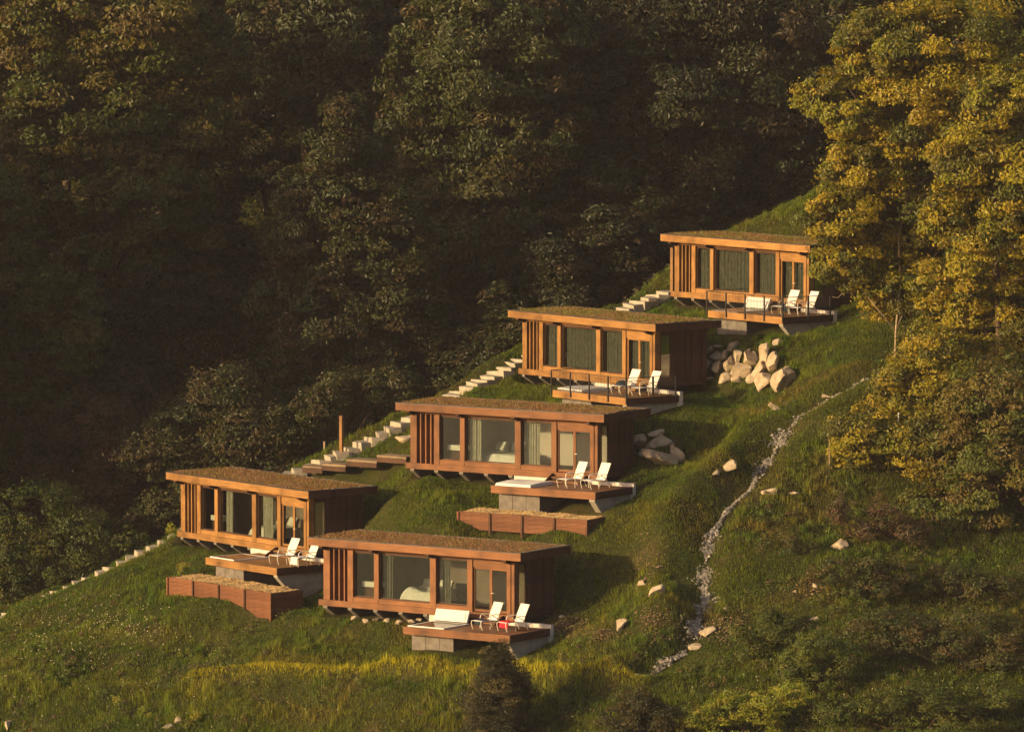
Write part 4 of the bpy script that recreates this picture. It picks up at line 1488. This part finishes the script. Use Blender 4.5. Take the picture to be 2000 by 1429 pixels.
col = col * (1 - f) + crest_sun * f  # sunlight on the terrace crest put into the yellow grass colour
col = col * (rg.uniform(.5, 1.55, n) * (.8 + .35 * tuss))[:, None]
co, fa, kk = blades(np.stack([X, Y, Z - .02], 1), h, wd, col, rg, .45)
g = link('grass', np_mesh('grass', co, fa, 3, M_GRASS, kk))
tag(g, 'rough green and straw coloured grass covering the slope', 'grass', None, 'stuff')
print('grass blades', n)

so = []
for (cx, cy, rx_, ry_, k) in ((1112, 1226, 34, 10, 420), (1165, 1238, 30, 8, 260), (1270, 1212, 16, 14, 220), (1262, 1095, 16, 34, 260), (1420, 1228, 30, 18, 420), (1590, 1150, 30, 12, 260), (1730, 1030, 40, 18, 160), (1290, 1245, 20, 10, 140)):
    for _ in range(k):
        p = ray_ground(rg.normal(cx, rx_), rg.normal(cy, ry_))
        if p is not None and p.y < 12:
            so.append((p.x, p.y, float(gz(p.x, p.y)) + .05))
so = np.array(so)
M_EARTH = mat_noise('bare_earth', [(0.3, (0.12, 0.08, 0.042)), (0.55, (0.24, 0.17, 0.09)), (0.75, (0.38, 0.29, 0.17))], 5.0, 5, 0.95, 0.05, 0.6, 0.04)
g = link('loose_earth', pebble_mesh('loose_earth', so, np.clip(rg.lognormal(-3.2, .5, len(so)), .018, .10), M_EARTH, rg, .5))
tag(g, 'patches of bare pale earth and rubble in the grass', 'earth', None, 'stuff')

fl = []
for (cx, cy, sx_, sy_, k) in ((170, 1210, 70, 16, 90), (240, 1232, 45, 16, 130), (90, 1260, 60, 40, 80), (150, 1290, 90, 30, 90), (60, 1330, 50, 40, 60), (330, 1290, 90, 60, 60),
                              (1740, 1360, 120, 20, 50), (1600, 1390, 140, 25, 40), (450, 1390, 140, 25, 30), (1500, 1385, 100, 20, 30)):
    for _ in range(k):
        p = ray_ground(rg.normal(cx, sx_), min(rg.normal(cy, sy_), 1426))
        if p is not None:
            fl.append((p.x, p.y, p.z + rg.uniform(.2, .42)))
fl = np.array(fl)
nr = np.tile(np.array([(-.5, -.6, .7)]), (len(fl), 1)) + rg.normal(size=(len(fl), 3)) * .35
co, q, kk = leaf_cloud(fl, nr, rg.uniform(.04, .095, len(fl)), np.tile(np.array([(.50, .46, .30)]), (len(fl), 1)) * rg.uniform(.6, 1.2, len(fl))[:, None], rg, .9)
g = link('wild_flowers', np_mesh('wild_flowers', co, q, 4, M_PETAL, kk))
tag(g, 'scattered small cream wild flowers in the rough grass', 'flowers', None, 'stuff')


# broad-leaved weeds between the grass
nc = 2600
wx = rg.uniform(-27, 27, nc * 3)
wy = rg.uniform(-16, 30, nc * 3)
wz = gz(wx, wy)
wpx, wpy = project(np.stack([wx, wy, wz], 1))
pr = np.clip((wpy - 1120) / 200, 0.05, 1) + .5 * ((wpx > 1450) & (wpy > 900))
kp = (rg.uniform(size=len(wx)) < pr) & (wpx > -40) & (wpx < 2040) & (wpy < 1480) & (wpy > 480) & (wy < np.interp(wx, sx, sy) + 2.5) & (seg_dist(wx, wy, DRAIN) > .7) & (seg_dist(wx, wy, STAIR) > .9) & (vnoise(wx / 1.9, wy / 1.9, 71) > -.25)
for c in CAB:
    lx, ly = w2loc(c, wx, wy)
    kp &= ~((lx > -12) & (lx < 4) & (ly > -6) & (ly < 3.6))
wx, wy, wz = wx[kp][:nc], wy[kp][:nc], wz[kp][:nc]
per = rg.integers(10, 34, len(wx))
own = np.repeat(np.arange(len(wx)), per)
sp_ = rg.uniform(.10, .34, len(wx))[own]
dv = rg.normal(size=(len(own), 3)) * np.array([.6, .6, .45])
Pw = np.stack([wx, wy, wz], 1)[own] + dv * sp_[:, None] + np.array([0, 0, 1.0]) * (sp_ * .9 + .06)[:, None]
wpal = np.concatenate([PAL_SHRUB, PAL_SHRUB * 1.3, PAL_MID, PAL_BROWN * 1.2])
kw = wpal[rg.integers(0, len(wpal), len(wx))][own] * rg.uniform(.6, 1.4, len(own))[:, None]
co, q, kk = leaf_cloud(Pw, dv + np.array([-.1, -.3, .8]) + rg.normal(size=dv.shape) * .3, rg.uniform(.07, .17, len(own)), kw, rg, .5)
g = link('weeds', np_mesh('weeds', co, q, 4, M_LEAF, kk))
tag(g, 'low broad-leaved weeds growing through the grass of the lower slope', 'weeds', None, 'stuff')


# ------------------------------------------------------------------ trees
def place_tree(name, label, spec, Y, leaf, density, pal, seed, r0, jitter, cat='tree', group=None, bark=None, clump=.26, base_px=None, lean=None, deep=1.0):
    rng = np.random.default_rng(seed)
    lb = px_lobes(spec, Y, jitter, rng, deep)
    A = np.array(lb)
    if base_px is not None:
        b = at(*base_px)
        bx, by = b.x, b.y
    else:
        bx, by = A[:, 0].mean(), A[:, 1].mean()
    base = (bx, by, float(gz(bx, by)))
    return lobe_tree(name, label, cat, lb, base, leaf, density, pal, seed, r0, group, bark, clump, lean)


G_F = 'forest trees beyond the ravine'
T1 = [(60, 120, 110, 100), (170, 100, 105, 90), (300, 60, 120, 85), (405, 115, 85, 85), (110, 235, 115, 85), (230, 250, 115, 105), (350, 250, 105, 95), (30, 330, 80, 70),
      (170, 370, 120, 85), (300, 385, 105, 85), (375, 470, 70, 60), (90, 470, 100, 70), (230, 510, 110, 70), (340, 560, 80, 70), (140, 30, 110, 60)]
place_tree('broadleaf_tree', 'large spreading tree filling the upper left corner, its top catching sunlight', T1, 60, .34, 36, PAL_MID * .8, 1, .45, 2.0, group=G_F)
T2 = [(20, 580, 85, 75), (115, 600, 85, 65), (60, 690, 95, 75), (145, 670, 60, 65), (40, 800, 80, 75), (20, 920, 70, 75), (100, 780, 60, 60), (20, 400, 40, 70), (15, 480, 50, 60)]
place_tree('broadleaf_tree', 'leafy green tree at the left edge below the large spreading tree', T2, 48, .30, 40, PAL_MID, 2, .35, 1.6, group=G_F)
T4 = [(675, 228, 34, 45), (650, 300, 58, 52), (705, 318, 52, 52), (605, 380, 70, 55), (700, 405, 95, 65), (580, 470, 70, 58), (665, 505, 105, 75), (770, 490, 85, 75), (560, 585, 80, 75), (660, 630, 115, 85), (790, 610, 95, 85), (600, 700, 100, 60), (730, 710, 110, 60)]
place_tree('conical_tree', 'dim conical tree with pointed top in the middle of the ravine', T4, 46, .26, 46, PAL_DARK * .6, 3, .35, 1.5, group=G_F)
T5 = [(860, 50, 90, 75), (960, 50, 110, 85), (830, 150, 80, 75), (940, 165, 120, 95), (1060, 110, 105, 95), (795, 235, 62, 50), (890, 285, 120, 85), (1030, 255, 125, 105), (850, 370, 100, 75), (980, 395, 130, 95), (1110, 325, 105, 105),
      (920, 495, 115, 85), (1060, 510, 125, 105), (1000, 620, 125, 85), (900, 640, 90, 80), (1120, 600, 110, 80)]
place_tree('broadleaf_tree', 'big ragged tree at the top centre with faint sunlight on its upper left', T5, 56, .32, 38, PAL_DARK * .75, 4, .45, 2.2, group=G_F)  # leaf palette darkened to carry the forest shade
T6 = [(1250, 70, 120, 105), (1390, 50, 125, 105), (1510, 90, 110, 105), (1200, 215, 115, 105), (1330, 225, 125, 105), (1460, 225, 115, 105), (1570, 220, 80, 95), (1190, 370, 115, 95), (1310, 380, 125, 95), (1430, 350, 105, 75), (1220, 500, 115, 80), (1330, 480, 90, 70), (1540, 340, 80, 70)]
place_tree('broadleaf_tree', 'dark shaded tree behind the highest cabin', T6, 60, .32, 38, PAL_DARK * .42, 5, .45, 2.2, group=G_F)  # shade on this tree is put into its dark leaf colour
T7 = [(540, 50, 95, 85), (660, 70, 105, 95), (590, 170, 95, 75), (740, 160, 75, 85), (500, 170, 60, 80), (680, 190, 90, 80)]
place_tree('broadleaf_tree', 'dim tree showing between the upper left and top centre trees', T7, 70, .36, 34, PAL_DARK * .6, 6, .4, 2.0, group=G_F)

# generic forest trees, copied
GEN = []
for k in range(3):
    rng = np.random.default_rng(50 + k)
    lb = []
    for i in range(11):
        a = rng.uniform(0, 2 * math.pi)
        hh = rng.uniform(.25, 1)
        rr = 3.6 * math.sin(math.pi * min(1, hh * .72 + .2)) * rng.uniform(.35, 1)
        r = rng.uniform(1.5, 2.4) * (1.15 - .45 * hh)
        lb.append((rr * math.cos(a), rr * math.sin(a), 3 + hh * 11, r * 1.15, r * 1.15, r))
    lb.append((0, 0, 14.6, 1.4, 1.4, 1.3))
    lb.append((0, 0, 9, 2.4, 2.4, 3.0))
    GEN.append(lobe_tree('forest_tree', 'x', 'tree', lb, (0, 0, 0), .36, 30, (PAL_DARK * .40, PAL_DARK * .5, PAL_DARK * .35)[k], 60 + k, .3, G_F))  # deep shade between the crowns put into these leaf palettes
spots = []
rng = np.random.default_rng(77)
for (px, py, Y) in ((440, 660, 62), (330, 640, 58), (240, 720, 54), (420, 480, 72), (520, 420, 74), (560, 330, 80), (470, 250, 86), (760, 350, 74), (1120, 480, 72), (860, 700, 46), (980, 690, 44.5), (1090, 640, 46), (1190, 560, 48), (1270, 480, 52), (1380, 420, 56),
                    (260, 860, 46), (160, 900, 44), (1000, 200, 84), (1200, 150, 84), (1400, 200, 86), (1600, 200, 80), (700, 100, 92), (300, 200, 88), (100, 300, 84), (850, 120, 94), (1650, 320, 66), (1760, 250, 64), (1880, 200, 60), (1980, 150, 62), (600, 560, 66), (780, 560, 64)):
    p = at(px, py, Y)
    spots.append((p.x, p.y, p.z))
SHARED = 'dark leafy tree merging into the shaded forest beyond the ravine'
used = set()
for i, (x, y, ztop) in enumerate(spots):
    k = i % 3
    g0 = float(gz(x, y))
    H = max(ztop + 3 - g0, 9.0)
    s = H / 15.5
    sc = (min(max(s, .8), 1.35), min(max(s, .8), 1.35), s)
    if k not in used:
        used.add(k)
        o = GEN[k]
        o.location = (x, y, g0); o.scale = sc; o.rotation_euler = (0, 0, rng.uniform(0, 6))
        o['label'] = SHARED
    else:
        copy_tree(GEN[k], (x, y, g0), rng.uniform(0, 6), sc, SHARED, G_F)
# trees added on the left bank, out of view, to shade the ravine
for i in range(14):
    x = -37 - (i % 5) * 5.5 - rng.uniform(0, 3)
    y = 33 + (i // 5) * 7.5 + rng.uniform(-2, 2)
    g0 = float(gz(x, y))
    s = max(((15.0 if y < 48 else 13.5) + rng.uniform(-3.5, 2.0) + (i % 5) * .7 - g0) / 15.5, .8)
    copy_tree(GEN[i % 3], (x, y, g0), rng.uniform(0, 6), (min(s, 1.7), min(s, 1.7), s), SHARED, G_F)

for i in range(9):  # further unseen trees, added to shade the ravine bottom
    x = -43 - (i % 3) * 6 - rng.uniform(0, 3)
    y = 28 + (i // 3) * 5 + rng.uniform(-2, 2)
    g0 = float(gz(x, y))
    s = max((1.5 + rng.uniform(-2, 2.5) - g0) / 15.5, .8)
    copy_tree(GEN[i % 3], (x, y, g0), rng.uniform(0, 6), (min(s, 1.7), min(s, 1.7), s), SHARED, G_F)
# the wood goes on up the slope behind
for i in range(44):
    x = -48 + (i % 11) * 9.5 + rng.uniform(-3, 3)
    y = 74 + (i // 11) * 9.0 + rng.uniform(-3, 3)
    g0 = float(gz(x, y))
    s = rng.uniform(.85, 1.25)
    copy_tree(GEN[i % 3], (x, y, g0), rng.uniform(0, 6), (s * 1.15, s * 1.15, s), SHARED, G_F)

# bushes in the ravine
G_B = 'shaded bushes in the ravine'
B1 = [(450, 775, 80, 62), (380, 840, 100, 72), (510, 845, 95, 75), (300, 880, 70, 58), (440, 920, 120, 58), (560, 900, 70, 55)]
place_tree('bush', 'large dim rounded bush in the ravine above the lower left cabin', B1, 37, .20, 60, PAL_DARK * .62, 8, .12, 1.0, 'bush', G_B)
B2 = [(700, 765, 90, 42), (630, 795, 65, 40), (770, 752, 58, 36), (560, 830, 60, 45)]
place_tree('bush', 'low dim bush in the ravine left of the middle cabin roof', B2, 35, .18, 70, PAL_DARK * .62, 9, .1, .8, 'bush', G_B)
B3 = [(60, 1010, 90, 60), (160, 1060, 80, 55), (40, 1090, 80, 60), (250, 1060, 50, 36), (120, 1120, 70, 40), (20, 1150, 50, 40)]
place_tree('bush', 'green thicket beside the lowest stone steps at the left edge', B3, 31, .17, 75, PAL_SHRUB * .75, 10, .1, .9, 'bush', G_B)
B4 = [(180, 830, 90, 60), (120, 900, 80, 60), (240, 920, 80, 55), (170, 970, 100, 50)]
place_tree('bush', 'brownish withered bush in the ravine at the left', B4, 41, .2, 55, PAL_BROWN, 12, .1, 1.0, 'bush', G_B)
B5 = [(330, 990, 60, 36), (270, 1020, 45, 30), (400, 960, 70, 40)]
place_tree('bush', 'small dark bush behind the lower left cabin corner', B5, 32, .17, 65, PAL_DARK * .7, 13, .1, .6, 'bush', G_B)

# right-hand trees in the sun
T8 = [(1850, 95, 140, 95), (1725, 110, 90, 90), (1635, 195, 72, 58), (1660, 235, 60, 36), (1775, 235, 115, 85), (1900, 250, 115, 95), (1690, 335, 90, 58), (1640, 425, 78, 58), (1770, 420, 120, 90), (1880, 430, 105, 95), (1650, 520, 68, 52), (1760, 560, 105, 68), (1700, 480, 80, 70)]
place_tree('sunlit_tree', 'tall golden sunlit tree overhanging the highest cabin', T8, 17.5, .21, 112, PAL_GOLD, 21, .065, 1.3, bark=M_PALEBARK, base_px=(1748, 715, 15.8), clump=.24)
T9 = [(1965, 190, 80, 65), (1905, 320, 88, 78), (2010, 370, 100, 110), (1850, 430, 50, 50), (1935, 510, 100, 90), (2005, 610, 100, 100), (1885, 640, 80, 70), (1820, 560, 50, 50)]
place_tree('sunlit_tree', 'golden tree at the right edge in front of the tallest one', T9, 12.5, .21, 108, PAL_GOLD, 22, .22, 1.2, base_px=(1960, 900, 12), clump=.24)
T10 = [(1780, 770, 75, 62), (1860, 770, 85, 70), (1700, 850, 78, 66), (1800, 880, 95, 76), (1655, 900, 48, 50), (1735, 955, 70, 52), (1745, 740, 44, 36), (1830, 690, 64, 54), (1905, 720, 76, 58), (1900, 840, 70, 60)]
T13 = [(1790, 680, 44, 38), (1840, 640, 56, 46), (1770, 720, 36, 30)]
place_tree('bushy_tree', 'young yellow-green tree around the thin pale trunk', T13, 14.2, .17, 100, PAL_GOLD * .85, 26, .06, .6, 'tree', clump=.26)
place_tree('bushy_tree', 'low yellow-leaved tree beside the upper drain', T10, 9.8, .18, 104, PAL_GOLD, 23, .12, .9, 'tree', clump=.24)
T11 = [(1950, 790, 90, 95), (1970, 960, 100, 100), (1880, 1000, 90, 76), (1935, 1085, 100, 55), (1880, 880, 75, 70), (2010, 870, 70, 90), (1800, 1010, 60, 52)]
place_tree('bushy_tree', 'dark bushy tree low at the right edge', T11, 6.5, .19, 96, PAL_MID, 24, .14, 1.0, 'tree', clump=.24)
T12 = [(1960, 30, 110, 70), (2010, 120, 90, 80), (1890, 20, 70, 50)]
place_tree('broadleaf_tree', 'dim tree top in the upper right corner', T12, 32, .22, 66, PAL_MID, 25, .3, 1.0)

# ------------------------------------------------------------------ shrubs on the slope
def shrub(label, spec, leaf, dens, pal, seed, cat='shrub', group=None, Y=None, name='shrub', jit=.35):
    bx = np.mean([s[0] for s in spec])
    by = max(s[1] + s[3] * .7 for s in spec)
    p = ray_ground(bx, min(by, 1500))
    Yg = Y if Y is not None else (p.y if p is not None else 0)
    return place_tree(name, label, spec, Yg, leaf, dens, pal, seed, .05, jit, cat, group, base_px=(bx, by, Yg))


PAL_INK = np.array([(0.036, 0.040, 0.010), (0.044, 0.042, 0.011), (0.028, 0.034, 0.009), (0.050, 0.048, 0.012), (0.120, 0.098, 0.022)])
PAL_FRESH = np.array([(0.216, 0.254, 0.019), (0.266, 0.284, 0.019), (0.177, 0.227, 0.019), (0.304, 0.266, 0.025)])
shrub('dark conical shrub before the lowest deck in the foreground', [(972, 1285, 28, 32), (962, 1320, 38, 38), (990, 1325, 40, 40), (1000, 1365, 44, 44), (945, 1370, 46, 44), (975, 1380, 56, 56), (965, 1430, 66, 50), (1005, 1430, 46, 46)], .09, 330, PAL_INK, 31, Y=-11.5, name='conical_shrub')
shrub('dark rounded shrub at the bottom right of the conical one', [(1250, 1375, 40, 30), (1220, 1405, 50, 36), (1285, 1405, 46, 36), (1250, 1440, 70, 36)], .10, 190, PAL_INK, 32, Y=-14.5)
shrub('bright leafy weeds lit by the sun at the bottom, right of the dark rounded shrub', [(1360, 1402, 46, 28), (1430, 1388, 50, 32), (1500, 1374, 46, 32), (1550, 1356, 34, 24), (1450, 1425, 100, 30), (1330, 1420, 50, 24)], .11, 150, PAL_FRESH, 33, Y=-14.2)
shrub('sprawling green shrub among the weeds at the lower right', [(1590, 1262, 54, 34), (1645, 1285, 46, 34), (1555, 1298, 46, 32), (1610, 1320, 66, 32)], .11, 150, PAL_SHRUB * 1.2, 34)
shrub('shadowed bush below the tilted pale slab', [(1640, 1115, 42, 26), (1700, 1110, 46, 26), (1760, 1115, 44, 26), (1610, 1130, 28, 18), (1700, 1150, 60, 24)], .12, 130, PAL_DARK, 35)
shrub('small dark bush on the grass left of the tilted pale slab', [(1558, 1065, 24, 18), (1590, 1072, 20, 12)], .10, 160, PAL_DARK, 36)
shrub('rusty low bush under the yellow-leaved tree', [(1730, 1010, 40, 26), (1780, 1040, 44, 26), (1640, 1000, 22, 30), (1690, 1040, 36, 22)], .12, 120, PAL_BROWN * 1.3, 37)
shrub('low leafy weeds along the lower right bank', [(1720, 1376, 60, 28), (1800, 1362, 60, 30), (1880, 1366, 60, 30), (1960, 1356, 60, 34), (1650, 1396, 60, 28), (1850, 1416, 110, 30)], .11, 120, PAL_SHRUB, 38, Y=-14.6)
shrub('green brush on the right slope above the weeds', [(1450, 1240, 30, 18), (1500, 1245, 36, 18), (1480, 1270, 40, 16)], .10, 140, PAL_SHRUB, 39)
shrub('round grassy hummock at the bottom left', [(215, 1425, 45, 22), (180, 1436, 40, 16), (250, 1436, 40, 16)], .09, 220, PAL_FRESH * .8, 40, Y=0.4)
shrub('yellow-green weed left of the foreground path', [(229, 1366, 9, 9), (232, 1375, 10, 8)], .08, 260, PAL_FRESH, 41)
shrub('yellow-green weed above the pink foreground stones', [(381, 1396, 8, 8), (379, 1408, 9, 8)], .08, 260, PAL_FRESH, 42)
shrub('spreading yellow-green weed in the lower left grass', [(284, 1386, 12, 7), (290, 1396, 10, 7)], .08, 240, PAL_FRESH, 43)
shrub('leafy sapling behind the plank planter, left of the deck', [(357, 1108, 9, 12), (354, 1122, 10, 10)], .09, 150, PAL_FRESH, 44)
shrub('bright sapling beside the stairs at the lower left cabin', [(336, 1028, 6, 12), (332, 1042, 7, 9)], .09, 170, PAL_FRESH, 45)
shrub('dim bush at the foot of the right dark tree', [(1860, 1130, 60, 30), (1930, 1150, 60, 30), (1800, 1140, 40, 26)], .12, 110, PAL_DARK, 46)

shrub('low dark brush on the shaded ground between the bushy tree and the weeds', [(1740, 1215, 60, 30), (1800, 1235, 66, 32), (1690, 1240, 46, 26), (1760, 1262, 70, 26)], .12, 120, PAL_DARK, 47)
shrub('dim undergrowth clump at the right edge below the bushy tree', [(1900, 1225, 66, 36), (1965, 1245, 60, 36), (1860, 1262, 60, 28), (1950, 1290, 70, 30)], .12, 120, PAL_DARK, 48)
shrub('leafy green clump on the right slope below the gravel bend', [(1500, 1205, 26, 16), (1535, 1216, 30, 16), (1510, 1228, 34, 14)], .10, 150, PAL_SHRUB, 49)

# thin stakes by the right-hand bushes
wood_post(1620, 858, 900, 8.6, .025, 'thin stake in the bushes by the upper drain', M_GREYW)
wood_post(1755, 806, 820, 8.4, .03, 'thin white stake among the yellow leaves', M_WHITEW)

# ------------------------------------------------------------------ undergrowth in the ravine and on the wooded slope
rg = np.random.default_rng(91)
N = 125000
X = rg.uniform(-42, 40, N)
Y = rg.uniform(24, 92, N)
bey = Y - np.interp(X, sx, sy)
keep = (bey > 3.4) & ~((X > 9) & (Y < 43.5 + (X - 9) * .5))
X, Y = X[keep], Y[keep]
pat = vnoise(X / 1.6, Y / 1.6, 61) * .6 + vnoise(X / .7, Y / .7, 62) * .4
Z = gz(X, Y) + np.clip(.25 + .7 * pat, 0, 2) * rg.uniform(.2, 1.1, len(X))
Pp = np.stack([X, Y, Z], 1)
nr = rg.normal(size=(len(X), 3)) * .7 + np.array([-.2, -.5, .7])
pal = np.concatenate([PAL_DARK, PAL_BROWN])
kk0 = pal[rg.integers(0, len(pal), len(X))] * rg.uniform(.6, 1.3, len(X))[:, None]
co, q, kk = leaf_cloud(Pp, nr, rg.uniform(.15, .36, len(X)), kk0, rg, .6)
g = link('undergrowth', np_mesh('undergrowth', co, q, 4, M_LEAF, kk))
tag(g, 'dark undergrowth covering the ravine and forest floor', 'undergrowth', None, 'stuff')

# ------------------------------------------------------------------ the air
HZ = 0.00007
m, nt, out = new_mat('haze_air')
pv = nt.nodes.new('ShaderNodeVolumePrincipled')
pv.inputs['Color'].default_value = (0.93, 0.88, 0.98, 1)
pv.inputs['Density'].default_value = HZ
pv.inputs['Anisotropy'].default_value = 0.0
nt.links.new(pv.outputs[0], out.inputs['Volume'])
hz = MB().box(-1210, 1210, -1210, 1210, float(GZ.min()) - 1.5, 95.0).build('haze', m)
tag(hz, 'thin warm evening haze over the valley', 'haze', None, 'stuff')
